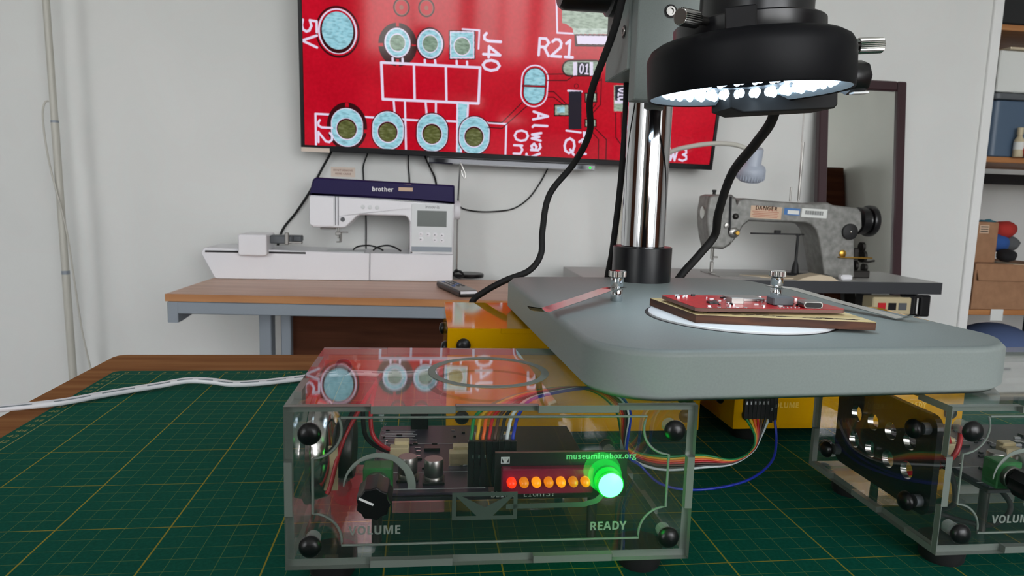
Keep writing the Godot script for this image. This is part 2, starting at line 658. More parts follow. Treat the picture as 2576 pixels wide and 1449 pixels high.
func build_work_table() -> void:
	var t := thing("work_table", "brown wooden workbench under the green cutting mat", "table", v3(0.45, -0.002, 0.35))
	# local: the top spans x -0.491..1.05, z -0.432..0.55
	part(t, "table_top", MB.new().at(Vector3.ZERO, Basis(Vector3.RIGHT, -PI / 2)).prism(pv([-0.495, -0.55, 1.05, -0.55, 1.05, 0.433, -0.478, 0.431, -0.485, 0.428, -0.488, 0.420]), -0.026, 0.0, 0.0015), M.table_wood)
	for s in [[-0.42, -0.36], [0.98, -0.36], [-0.42, 0.48], [0.98, 0.48]]:
		part(t, "leg", MB.new().box(v3(s[0], -0.44, s[1]), v3(0.05, 0.83, 0.05), 0.003), M.steel_grey)
	# cutting mat: x from -0.012 to 0.93, z from -0.012 to 0.60; its border line lies at x = 0, z = 0
	var c := thing("cutting_mat", "green cutting mat printed with a yellow centimetre grid", "mat", v3(0, 0, 0))
	var e := 0.0115
	var outline := rrect(0.93 + 2 * e, 0.61 + 2 * e, 0.006, Vector2(0.465, -0.305), 4)
	part(c, "mat_body", MB.new().at(Vector3.ZERO, Basis(Vector3.RIGHT, -PI / 2)).prism(outline, -0.002, -0.00004, 0.0003), M.mat_green)
	var g := MB.new()
	var q := [v3(0, 0, 0.61), v3(0.93, 0, 0.61), v3(0.93, 0, 0), v3(0, 0, 0)]
	var uvs := []
	for p in q:
		uvs.append(Vector2((p.x - 0.03) / 0.05, (p.z - 0.03) / 0.05))
	var up := Vector3.UP
	g.tri(q[0], q[1], q[2], up, up, up, uvs[0], uvs[1], uvs[2])
	g.tri(q[0], q[2], q[3], up, up, up, uvs[0], uvs[2], uvs[3])
	part(c, "printed_grid", g, M.mat_grid, "yellow centimetre grid with bold lines each five")
	var b := MB.new()
	b.quad(v3(0, 3e-5, 0.0004), v3(0.93, 3e-5, 0.0004), v3(0.93, 3e-5, -0.0004), v3(0, 3e-5, -0.0004))
	b.quad(v3(-0.0004, 3e-5, 0.61), v3(0.0004, 3e-5, 0.61), v3(0.0004, 3e-5, 0), v3(-0.0004, 3e-5, 0))
	part(c, "border_line", b, M.mat_ink)
	var nb := MB.new()
	for k in 88:
		var s := str(k)
		nb.at(v3(0.01 * k + 0.0005, 0, -0.0045), Basis(Vector3.RIGHT, -PI / 2))
		nb.add(text(s, 0.0042, 0.00005))
	for k in 58:
		nb.at(v3(-0.006, 0, 0.01 * k + 0.0005), Basis(Vector3.RIGHT, -PI / 2))
		nb.add(text(str(58 - k), 0.0042, 0.00005))
	part(c, "ruler_numbers", nb, M.mat_ink, "small yellow ruler numbers along the mat edge")

# ---------------------------------------------------------------- laser-cut boxes
const BW := 0.163
const BH := 0.066
const BD := 0.103
const BT := 0.003
const LIE := Basis(Vector3(1, 0, 0), Vector3(0, 0, -1), Vector3(0, 1, 0))    # outline x, y -> x, -z; depth -> y
const SIDE := Basis(Vector3(0, 0, -1), Vector3(0, 1, 0), Vector3(1, 0, 0))   # outline x, y -> -z, y; depth -> x

# outline of a panel with finger joints: edges bottom, right, top, left as [pieces, 1 if the first piece reaches out]
func fingers(w: float, h: float, t: float, spec: Array) -> PackedVector2Array:
	var g := 0.00006
	var corner := [Vector2(0, 0), Vector2(w, 0), Vector2(w, h), Vector2(0, h)]
	var dirs := [Vector2(1, 0), Vector2(0, 1), Vector2(-1, 0), Vector2(0, -1)]
	var inw := [Vector2(0, 1), Vector2(-1, 0), Vector2(0, -1), Vector2(1, 0)]
	var off := func(e: int, k: int) -> float:
		return g if (k % 2 == 0) == (spec[e][1] == 1) else t + g
	var p := PackedVector2Array()
	for e in 4:
		var n: int = spec[e][0]
		var le: float = w if e % 2 == 0 else h
		var pe := (e + 3) % 4
		var ne := (e + 1) % 4
		for k in n:
			var o: float = off.call(e, k)
			var s0: float = off.call(pe, spec[pe][0] - 1) if k == 0 else le * k / n + (g if o < t else -g)
			var s1: float = off.call(ne, 0) if k == n - 1 else le * (k + 1) / n + (-g if o < t else g)
			if k == 0:
				s0 = off.call(pe, spec[pe][0] - 1)
				p.append(corner[e] + dirs[e] * s0 + inw[e] * o)
			else:
				p.append(corner[e] + dirs[e] * s0 + inw[e] * o)
			if k < n - 1:
				p.append(corner[e] + dirs[e] * s1 + inw[e] * o)
	return p

func sheet(poly: PackedVector2Array, at: Vector3, b: Basis, faces: Material, edges: Material) -> ArrayMesh:
	var am := ArrayMesh.new()
	MB.new().at(at, b).prism(poly, 0.0, BT, 0.0, 1).into(am)
	MB.new().at(at, b).prism(poly, 0.0, BT, 0.0, 2).into(am)
	am.surface_set_material(0, faces)
	am.surface_set_material(1, edges)
	return am

func box_shell(b: Node3D, faces: Material, edges: Material) -> void:
	var y := 0.010
	var fr := fingers(BW, BH, BT, [[5, 1], [3, 1], [5, 1], [3, 1]])
	part(b, "front_panel", sheet(fr, v3(0, y, -BT), Basis(), faces, edges), null)
	part(b, "back_panel", sheet(fr, v3(0, y, -BD), Basis(), faces, edges), null)
	var sd := fingers(BD, BH, BT, [[5, 0], [3, 0], [5, 0], [3, 0]])
	part(b, "side_panel", sheet(sd, v3(0, y, 0), SIDE, faces, edges), null)
	part(b, "side_panel", sheet(sd, v3(BW - BT, y, 0), SIDE, faces, edges), null)
	var tp := fingers(BW, BD, BT, [[5, 0], [5, 1], [5, 0], [5, 1]])
	part(b, "bottom_panel", sheet(tp, v3(0, y, 0), LIE, faces, edges), null)
	part(b, "top_panel", sheet(tp, v3(0, y + BH - BT, 0), LIE, faces, edges), null)
	for s in [[0.016, -0.016], [BW - 0.016, -0.016], [0.016, -BD + 0.016], [BW - 0.016, -BD + 0.016]]:
		part(b, "rubber_foot", MB.new().at(v3(s[0], 0, s[1])).lathe(pv([0, 0.0, 0.0085, 0.0, 0.0092, 0.0012, 0.0100, 0.0098, 0, 0.0098]), 28), M.black_rubber)
	for s in [[0.0098, 0.010], [0.0098, 0.0555], [0.1535, 0.010], [0.1535, 0.0555]]:
		for f in [1, -1]:
			var z := 0.0 if f == 1 else -BD
			var r := part(b, "rivet", MB.new().at(v3(s[0], y + s[1], z), Basis(Vector3.RIGHT, PI / 2 * f)).lathe(pv([0, 0, 0.0043, 0, 0.0045, 0.0006, 0.0043, 0.0016, 0.0034, 0.0028, 0.0018, 0.0034, 0, 0.0036]), 22), M.black_plastic)
			part(r, "shank", MB.new().at(v3(s[0], y + s[1], z - f * BT), Basis(Vector3.RIGHT, -PI / 2 * f)).cyl(0.0030, 0.0, 0.0040), M.shank_clear)

func arc_pts(c: Vector2, r: float, a0: float, a1: float, k := 10) -> Array:
	var o := []
	for i in k + 1:
		var a := deg_to_rad(lerpf(a0, a1, float(i) / k))
		o.append(c + Vector2(cos(a), sin(a)) * r)
	return o

func front_marks(b: Node3D) -> void:
	var y := 0.010
	# cut line of the front window, stepping round the four rivets
	var line := [Vector2(0.021, 0.0604)]
	line += arc_pts(Vector2(0.1535, 0.0555), 0.0115, 155, 268)
	line += arc_pts(Vector2(0.1535, 0.010), 0.0115, 92, 190)
	line += arc_pts(Vector2(0.0098, 0.010), 0.0115, -10, 88)
	line += arc_pts(Vector2(0.0098, 0.0555), 0.0115, -88, 25)
	var q := PackedVector3Array()
	for p in line:
		q.append(v3(p.x, y + p.y, -BT - 0.0004))
	part(b, "window_line", MB.new().tube(q, 0.00055, 4), M.etched, "pale cut line running round the front window")
	part(b, "lettering", MB.new().at(v3(0.0345, y + 0.0158, 0.0)).add(text("VOLUME", 0.0036, 0.0003, "Droid Sans", 700)), M.etched, "etched word VOLUME")
	part(b, "lettering", MB.new().at(v3(0.128, y + 0.0153, 0.0)).add(text("READY", 0.0036, 0.0003, "Droid Sans", 700)), M.etched, "etched word READY")
	# volume wedge: a crescent that widens clockwise
	var inner := []
	var outer := []
	for i in 25:
		var a := deg_to_rad(lerpf(178, -4, i / 24.0))
		var w := lerpf(0.0005, 0.0032, i / 24.0)
		outer.append(Vector2(0.0362, 0.0335) + Vector2(cos(a), sin(a)) * 0.0140)
		inner.append(Vector2(0.0362, 0.0335) + Vector2(cos(a), sin(a)) * (0.0140 - w))
	inner.reverse()
	part(b, "volume_wedge", MB.new().at(v3(0, y, 0.00005)).prism(PackedVector2Array(outer + inner), 0, 0.0002), M.etched, "etched crescent that widens clockwise")
	# emblem: a framed M
	var m := MB.new().at(v3(0.0775, y + 0.025, 0.00005))
	frame_m(m, 0.026, 0.0115, 0.0016)
	part(b, "emblem", m, M.etched_faint, "faint etched emblem of a framed letter M")
	part(b, "pointer_line", MB.new().at(v3(0, y, 0.00005)).prism(pv([0.086, 0.0255, 0.117, 0.0258, 0.122, 0.0272, 0.125, 0.0300, 0.1268, 0.0292, 0.1235, 0.0254, 0.118, 0.0238, 0.086, 0.0236]), 0, 0.0002), M.etched_faint, "faint etched line leading to the button")

func frame_m(m: MB, w: float, h: float, t: float) -> void:
	var a := w / 2
	var c := h / 2
	m.prism(pv([-a, -c, a, -c, a, -c + t, -a, -c + t]), 0, 0.0002)
	m.prism(pv([-a, c - t, a, c - t, a, c, -a, c]), 0, 0.0002)
	m.prism(pv([-a, -c + t, -a + t, -c + t, -a + t, c - t, -a, c - t]), 0, 0.0002)
	m.prism(pv([a - t, -c + t, a, -c + t, a, c - t, a - t, c - t]), 0, 0.0002)
	m.prism(pv([-a + t, c - t, -a + t * 2.4, c - t, 0, -0.1 * c, a - t * 2.4, c - t, a - t, c - t, 0.25 * a, -c + t, -0.25 * a, -c + t]), 0, 0.0002)

func dupont(m: MB, at: Vector3, h: float, pins: int, pitch := 0.00254) -> void:
	for k in pins:
		m.box(at + v3(k * pitch, h / 2, 0), v3(pitch * 0.96, h, pitch * 0.96), 0.0002)

func knob_at(b: Node3D, x: float, yy: float) -> void:
	var p := PackedVector2Array()
	for i in 36:
		var a := TAU * i / 36
		p.append(Vector2(cos(a), sin(a)) * (0.0062 + 0.0004 * cos(a * 9)))
	var k := part(b, "volume_knob", MB.new().at(v3(x, yy, 0)).prism(p, 0.0003, 0.0145, 0.0006), M.black_plastic, "black ribbed volume knob")
	part(k, "pointer", MB.new().at(v3(x - 0.0026, yy + 0.0012, 0.01455), Basis(Vector3.BACK, -0.45)).box(Vector3.ZERO, v3(0.0058, 0.0008, 0.0003)), M.ink_white)
	part(b, "potentiometer", MB.new().box(v3(x, yy, -0.0095), v3(0.0115, 0.012, 0.009), 0.0005), M.pot_green)
	part(b, "potentiometer_case", MB.new().at(v3(x, yy, -0.0055), Basis(Vector3.RIGHT, PI / 2)).cyl(0.0048, 0, 0.003, 0.0003), M.brushed_steel)

func electronics(b: Node3D, sd: int) -> void:
	var y := 0.010
	var rg := RandomNumberGenerator.new()
	rg.seed = sd
	var pcb := part(b, "circuit_board", MB.new().box(v3(0.0795, y + 0.0238, -0.0535), v3(0.099, 0.0016, 0.087), 0.0002), M.pcb_dark, "dark main circuit board")
	part(pcb, "amplifier_board", MB.new().box(v3(0.0555, y + 0.0254, -0.0530), v3(0.049, 0.0012, 0.084), 0.0002), M.pcb_purple)
	for s in [[0.034, -0.016], [0.125, -0.016], [0.034, -0.092], [0.125, -0.092]]:
		part(pcb, "standoff", MB.new().at(v3(s[0], y + BT, s[1])).cyl(0.0022, 0, 0.0204, 0.0, 12), M.dark_steel)
	var top := y + 0.026
	for c in [[0.0572, -0.0225], [0.0462, -0.0255]]:
		var k := part(pcb, "capacitor", MB.new().at(v3(c[0], top, c[1])).lathe(pv([0, 0.001, 0.004, 0.001, 0.0041, 0.0022, 0.0037, 0.0027, 0.0041, 0.0032, 0.0041, 0.0095, 0.0038, 0.0101, 0, 0.0101]), 24), M.brushed_steel)
		part(k, "capacitor_base", MB.new().box(v3(c[0], top + 0.0006, c[1]), v3(0.0092, 0.0014, 0.0092), 0.0003), M.black_plastic)
	for c in [[0.0685, -0.042], [0.0415, -0.049]]:
		var j := part(pcb, "wire_socket", MB.new().box(v3(c[0], top + 0.003, c[1]), v3(0.0085, 0.006, 0.0055), 0.0004).box(v3(c[0] + 0.001, top + 0.0045, c[1] - 0.004), v3(0.007, 0.006, 0.005), 0.0004), M.jst_cream)
		part(j, "pin", MB.new().box(v3(c[0] - 0.002, top + 0.0004, c[1] + 0.004), v3(0.005, 0.0008, 0.002)), M.solder)
	# small parts and pads, on the boards
	for i in 26:
		var q := v3(rg.randf_range(0.030, 0.076), top + 0.0004, rg.randf_range(-0.088, -0.034))
		part(pcb, "chip", MB.new().box(q, v3(rg.randf_range(0.001, 0.003), 0.0009, rg.randf_range(0.0008, 0.0016)), 0.0001), M.black_plastic if i % 3 else M.solder)
	part(pcb, "chip", MB.new().box(v3(0.0565, top + 0.0008, -0.060), v3(0.0075, 0.0014, 0.005), 0.0002), M.black_plastic)
	for i in 14:
		var q := v3(rg.randf_range(0.086, 0.124), y + 0.0252, rg.randf_range(-0.090, -0.024))
		part(pcb, "chip", MB.new().box(q, v3(rg.randf_range(0.0015, 0.008), 0.0012, rg.randf_range(0.001, 0.006)), 0.0001), M.black_plastic if i % 4 else M.solder)
	# printed outlines and small print
	var pr := MB.new()
	for i in 7:
		pr.box(v3(0.040, top + 0.00006, -0.088 + i * 0.0024), v3(0.018 - 0.002 * (i % 3), 0.0001, 0.0006))
	for r in [[0.0535, -0.0325, 0.048, 0.0005], [0.0535, -0.0148, 0.050, 0.0005], [0.0535, -0.068, 0.040, 0.0004]]:
		pr.box(v3(r[0], top + 0.00006, r[1]), v3(r[2], 0.0001, r[3]))
	for r in [[0.0785, -0.024, 0.018], [0.0785, -0.062, 0.045], [0.034, -0.062, 0.020]]:
		pr.box(v3(r[0], top + 0.00006, r[1]), v3(0.0006, 0.0001, r[2]))
	part(pcb, "printed_lines", pr, M.silk_white)
	part(pcb, "power_jack", MB.new().box(v3(0.050, top + 0.0045, -0.095), v3(0.009, 0.010, 0.012), 0.0006), M.black_plastic)
	# pin header that takes the jumper wires
	var h := MB.new()
	dupont(h, v3(0.0725, top, -0.0165), 0.0200, 8)
	part(pcb, "pin_header", h, M.black_plastic)
	var tabs := MB.new()
	for k in 3:
		tabs.box(v3(0.0733 + k * 0.00254 * 1.0, top + 0.0135, -0.01512), v3(0.0006, 0.0014, 0.0003))
	part(pcb, "metal_tab", tabs, M.solder)

func speaker(b: Node3D, y: float) -> void:
	var X := Basis(v3(0, 0, 1), v3(1, 0, 0), v3(0, 1, 0))   # lathe axis -> x
	var s := part(b, "loudspeaker", MB.new().at(v3(0.0032, y + 0.031, -0.050), X).lathe(pv([0, 0, 0.0245, 0, 0.0245, 0.0018, 0.0225, 0.0022, 0.0215, 0.0065, 0.0150, 0.0110, 0.0140, 0.0112, 0, 0.0112]), 40), M.polished_steel, "round metal loudspeaker basket")
	part(s, "magnet", MB.new().at(v3(0.0032, y + 0.031, -0.050), X).lathe(pv([0, 0.0113, 0.0132, 0.0113, 0.0136, 0.0120, 0.0136, 0.0175, 0.0130, 0.0182, 0, 0.0182]), 36), M.dark_steel)
	part(s, "terminal_strip", MB.new().box(v3(0.013, y + 0.028, -0.0335), v3(0.006, 0.020, 0.0012), 0.0002), M.jst_cream)

func build_boxes() -> void:
	# clear box in front
	var a := thing("clear_box", "clear acrylic box with a glowing green button and amber lights", "box", v3(0.1928, 0, 0.3406), deg_to_rad(-0.9))
	box_shell(a, M.acrylic, M.acrylic_edge)
	front_marks(a)
	var y := 0.010
	# ring etched into the lid
	var ro := []
	var ri := []
	for i in 49:
		var an := TAU * i / 48
		ro.append(Vector2(cos(an), sin(an)) * 0.0280)
		ri.append(Vector2(cos(an), sin(an)) * 0.0246)
	ri.reverse()
	part(a, "etched_ring", MB.new().at(v3(0.082, y + BH + 0.0001, -0.053), LIE).prism(PackedVector2Array(ro + ri), 0, 0.0002), M.etched, "frosted ring etched into the lid")
	electronics(a, 7)
	speaker(a, y)
	knob_at(a, 0.035, y + 0.033)
	# lamp board with seven small lamps and the round button
	var lp := part(a, "lamp_board", MB.new().box(v3(0.1098, y + 0.0335, -0.0100), v3(0.0556, 0.0195, 0.0015), 0.0001), M.pcb_black, "black board behind the row of lamps")
	part(lp, "board_edge", MB.new().box(v3(0.1098, y + 0.04335, -0.0100), v3(0.0556, 0.0002, 0.0015)), M.pcb_edge)
	var em := MB.new().at(v3(0.0862, y + 0.0402, -0.00918))
	frame_m(em, 0.0036, 0.0028, 0.00035)
	part(lp, "emblem", em, M.silk_white, "small white emblem of a framed letter M")
	part(lp, "lettering", MB.new().at(v3(0.1262, y + 0.0414, -0.0091)).add(text("museuminabox.org", 0.00108, 0.0002, "Droid Sans", 700)), M.silk_green_glow, "small print reading museuminabox.org")
	part(lp, "lettering", MB.new().at(v3(0.0940, y + 0.0255, -0.0091)).add(text("BLINKY LIGHTS!", 0.00135, 0.0002, "Droid Sans Mono", 400)), M.silk_white, "small print reading BLINKY LIGHTS!")
	part(a, "lamp_bar", MB.new().box(v3(0.1035, y + 0.0325, -0.0071), v3(0.0378, 0.0106, 0.0042), 0.0004), M.led_lens_red, "dark red lens bar behind the lamps")
	var amber := [[1.0, 0.16, 0.02, 1.6], [1.0, 0.55, 0.03, 0.55], [1.0, 0.60, 0.03, 0.95], [1.0, 0.55, 0.03, 0.6], [1.0, 0.60, 0.03, 0.9], [1.0, 0.58, 0.03, 0.5], [1.0, 0.60, 0.03, 0.7]]
	for i in 7:
		var L: Array = amber[i]
		var g := glow("lamp_glow_%d" % i, Color(L[0], L[1], L[2]), L[3], c8(150, 90, 10) if i else c8(150, 30, 10))
		part(a, "lamp", MB.new().at(v3(0.0884 + i * 0.00505, y + 0.0328, -0.0050), Basis(Vector3.RIGHT, PI / 2)).lathe(pv([0, 0, 0.0019, 0, 0.0019, 0.0022, 0.0017, 0.0030, 0.0011, 0.0037, 0, 0.0039]), 20), g, "small lit red lamp" if i == 0 else "small lit amber lamp")
	var bt := part(a, "push_button", MB.new().at(v3(0.1281, y + 0.033, -0.0045), Basis(Vector3.RIGHT, PI / 2)).lathe(pv([0, 0, 0.0056, 0, 0.0056, 0.0049, 0.0054, 0.0051, 0.0050, 0.0052, 0, 0.0052]), 40), glow("button_side", Color(0.0, 0.85, 0.16), 0.75, c8(0, 90, 30)), "glowing green push button")
	part(bt, "button_face", MB.new().at(v3(0.1281, y + 0.033, 0.0008), Basis(Vector3.RIGHT, PI / 2)).lathe(pv([0, 0, 0.0050, 0, 0.0050, 0.0004, 0.0046, 0.0007, 0, 0.0009]), 40), glow("button_face", Color(0.55, 1.0, 0.85), 1.25, c8(120, 200, 170)), "bright white-green button face")
	var gl := OmniLight3D.new()
	gl.name = "button_light"
	gl.light_color = Color(0.05, 1.0, 0.3)
	gl.light_energy = 0.0007
	gl.light_size = 0.004
	gl.omni_range = 8.0
	gl.omni_attenuation = 2.0
	gl.shadow_enabled = true
	a.add_child(gl)
	gl.position = v3(0.1281, y + 0.033, 0.006)
	# wires of the loudspeaker
	var T: Material = M.wire_red_lead
	part(a, "speaker_wire", MB.new().tube(smooth([v3(0.0115, y + 0.018, -0.030), v3(0.013, y + 0.021, -0.031), v3(0.018, y + 0.040, -0.036), v3(0.0265, y + 0.055, -0.046), v3(0.031, y + 0.060, -0.060), v3(0.032, y + 0.0605, -0.068), v3(0.030, y + 0.058, -0.060), v3(0.0285, y + 0.048, -0.050), v3(0.030, y + 0.038, -0.046), v3(0.0365, y + 0.0315, -0.047), v3(0.0415, y + 0.031, -0.049)]), 0.00105, 8), T, "red loudspeaker lead")
	part(a, "speaker_wire", MB.new().tube(smooth([v3(0.0125, y + 0.036, -0.031), v3(0.016, y + 0.040, -0.033), v3(0.022, y + 0.052, -0.040), v3(0.024, y + 0.050, -0.055), v3(0.026, y + 0.036, -0.052), v3(0.034, y + 0.030, -0.050), v3(0.0395, y + 0.0305, -0.049)]), 0.00105, 8), M.black_rubber, "black loudspeaker lead")

	# clear box at the right
	var b := thing("clear_box", "clear acrylic box with a black speaker plate of eight holes", "box", v3(0.4640, 0, 0.3485), deg_to_rad(-0.7))
	box_shell(b, M.acrylic, M.acrylic_edge)
	front_marks(b)
	electronics(b, 8)
	knob_at(b, 0.035, y + 0.033)
	var plate := CSGCombiner3D.new()
	plate.name = "speaker_plate"
	var pl := CSGPolygon3D.new()
	pl.name = "plate_outline"
	pl.polygon = rrect(0.075, 0.047, 0.006)
	pl.depth = 0.003
	pl.material = M.black_satin
	plate.add_child(pl)
	pl.position.z = 0.003
	for i in 4:
		for j in 2:
			var h := CSGCylinder3D.new()
			h.name = "hole"
			h.operation = CSGShape3D.OPERATION_SUBTRACTION
			h.radius = 0.0043
			h.height = 0.02
			h.sides = 28
			h.material = M.polished_steel
			plate.add_child(h, true)
			h.rotation.x = PI / 2
			h.position = v3(-0.0207 + 0.0138 * i, 0.0070 - 0.0141 * j, 0.0)
	b.add_child(plate)
	plate.transform = Transform3D(Basis(v3(0, 0, -1), v3(0, 1, 0), v3(1, 0, 0)), v3(0.0062, y + 0.0327, -0.0520)) 
	for s in [[0.0155, -0.0205], [0.0495, -0.0205], [0.0155, -0.0855], [0.0495, -0.0855]]:
		var r := part(b, "plate_rivet", MB.new().at(v3(0, y + s[0], s[1]), Basis(Vector3.BACK, PI / 2)).lathe(pv([0, 0, 0.0043, 0, 0.0045, 0.0006, 0.0043, 0.0016, 0.0034, 0.0028, 0.0018, 0.0034, 0, 0.0036]), 20), M.black_plastic)
		part(r, "shank", MB.new().at(v3(0.0, y + s[0], s[1]), Basis(Vector3.BACK, -PI / 2)).cyl(0.0028, 0.003, 0.0062), M.steel_dark)
	part(b, "speaker_wire", MB.new().tube(smooth([v3(0.010, y + 0.020, -0.040), v3(0.018, y + 0.026, -0.030), v3(0.024, y + 0.036, -0.024), v3(0.030, y + 0.046, -0.030), v3(0.036, y + 0.040, -0.045), v3(0.0415, y + 0.031, -0.049)]), 0.0012, 8), T, "red loudspeaker lead")
	part(b, "speaker_wire", MB.new().tube(smooth([v3(0.010, y + 0.044, -0.040), v3(0.016, y + 0.036, -0.030), v3(0.021, y + 0.028, -0.022), v3(0.023, y + 0.014, -0.020), v3(0.020, y + 0.007, -0.026), v3(0.036, y + 0.006, -0.014), v3(0.044, y + 0.016, -0.012), v3(0.040, y + 0.026, -0.024)]), 0.0012, 8), M.black_rubber, "black loudspeaker lead")

	# two opaque yellow boxes behind
	for k in 2:
		var c := thing("yellow_box", ["glossy yellow acrylic box behind the clear box with green button", "glossy yellow acrylic box behind the clear box with speaker plate"][k], "box", v3(0.2605 if k == 0 else 0.4475, 0, 0.1841), deg_to_rad(-0.5))
		box_shell(c, M.yellow_acrylic, M.yellow_acrylic)
		part(c, "lettering", MB.new().at(v3(0.0345, y + 0.0158, 0.0)).add(text("VOLUME", 0.0036, 0.0003, "Droid Sans", 700)), M.yellow_mark, "etched word VOLUME")
		part(c, "lettering", MB.new().at(v3(0.128, y + 0.0153, 0.0)).add(text("READY", 0.0036, 0.0003, "Droid Sans", 700)), M.yellow_mark, "etched word READY")
		for s in [[0.0155, -0.0205], [0.0495, -0.0205], [0.0155, -0.0855], [0.0495, -0.0855]]:
			part(c, "side_rivet", MB.new().at(v3(0, y + s[0], s[1]), Basis(Vector3.BACK, PI / 2)).lathe(pv([0, 0, 0.0043, 0, 0.0045, 0.0006, 0.0043, 0.0016, 0.0034, 0.0028, 0.0018, 0.0034, 0, 0.0036]), 20), M.black_plastic)

	# eight jumper wires between the clear box and a connector under the microscope
	var cols := [["green", c8(20, 130, 70)], ["yellow", c8(214, 170, 40)], ["orange", c8(226, 96, 30)], ["red", c8(190, 20, 34)], ["brown", c8(84, 52, 40)], ["black", c8(16, 16, 17)], ["white", c8(214, 222, 224)], ["blue", c8(26, 50, 170)]]
	for i in 8:
		var hx := 0.1928 + 0.0728 + i * 0.00254
		var e: float = i * 0.0012
		var pts := [v3(hx, 0.0540, 0.3225), v3(hx + 0.0005, 0.058, 0.3215), v3(hx + 0.004, 0.065, 0.315), v3(lerpf(hx, 0.310, 0.55), 0.0695 - e * 0.15, 0.303), v3(0.322 + e, 0.0675, 0.288), v3(0.342 + e * 0.9, 0.052, 0.272), v3(0.3515, 0.030 - e * 0.4, 0.2575 + e * 0.9), v3(0.362, 0.020 - e * 0.5, 0.2485 + e)]
		if i < 7:
			pts += [v3(0.380, 0.0155 - e * 0.9, 0.2440 + e * 0.4), v3(0.402, 0.0155 - e * 0.9, 0.2425 + e * 0.3), v3(0.420, 0.0125 - e * 0.3, 0.2430 + e * 0.1), v3(0.4325 + e * 0.15, 0.016, 0.2400), v3(0.4360 + e * 0.5, 0.024, 0.2370), v3(0.4300 + i * 0.00254, 0.0350, 0.2350)]
		else:
			pts += [v3(0.372, 0.008, 0.2640), v3(0.392, 0.0055, 0.2660), v3(0.420, 0.0075, 0.2610), v3(0.440, 0.0135, 0.2500), v3(0.4475, 0.0230, 0.2400), v3(0.4300 + i * 0.00254, 0.0350, 0.2350)]
		var w := thing("jumper_wire", cols[i][0] + " jumper wire running from the clear box to the black connector", "wire", Vector3.ZERO, 0.0, "jumper wires of the clear box")
		part(w, "insulation", MB.new().tube(smooth(pts, 7), 0.00075, 8), wire(cols[i][0], cols[i][1]))
		var dz := 0.0 if i < 6 else (-0.0024 if i == 6 else -0.0012)
		var hs := part(w, "plug", MB.new().box(v3(0.4300 + i * 0.00254, 0.0480 + dz, 0.2350), v3(0.00246, 0.028, 0.00246), 0.0002), M.black_matte)
		part(hs, "crimp", MB.new().box(v3(0.4300 + i * 0.00254, 0.0436 + dz * 1.6, 0.2363), v3(0.0008, 0.0019, 0.0003)), M.solder)

# ---------------------------------------------------------------- microscope
func fillet(pts: PackedVector2Array, r: Array, seg := 8) -> PackedVector2Array:
	var out := PackedVector2Array()
	var m := pts.size()
	for i in m:
		var p := pts[i]
		var a := (pts[(i - 1 + m) % m] - p).normalized()
		var b := (pts[(i + 1) % m] - p).normalized()
		var half := acos(clampf(a.dot(b), -1, 1)) / 2
		var d: float = r[i] / tan(half)
		var c: Vector2 = p + (a + b).normalized() * (r[i] / sin(half))
		var p0 := p + a * d - c
		var p1 := p + b * d - c
		var an0 := p0.angle()
		var da := wrapf(p1.angle() - an0, -PI, PI)
		for k in seg + 1:
			var an := an0 + da * k / seg
			out.append(c + Vector2(cos(an), sin(an)) * float(r[i]))
	return out

func knurl(r: float, l: float, ribs := 26, depth := 0.00035) -> MB:
	var p := PackedVector2Array()
	for i in ribs * 2:
		var a := TAU * i / (ribs * 2)
		p.append(Vector2(cos(a), sin(a)) * (r - (depth if i % 2 else 0.0)))
	return MB.new().prism(p, 0, l, 0.0004)

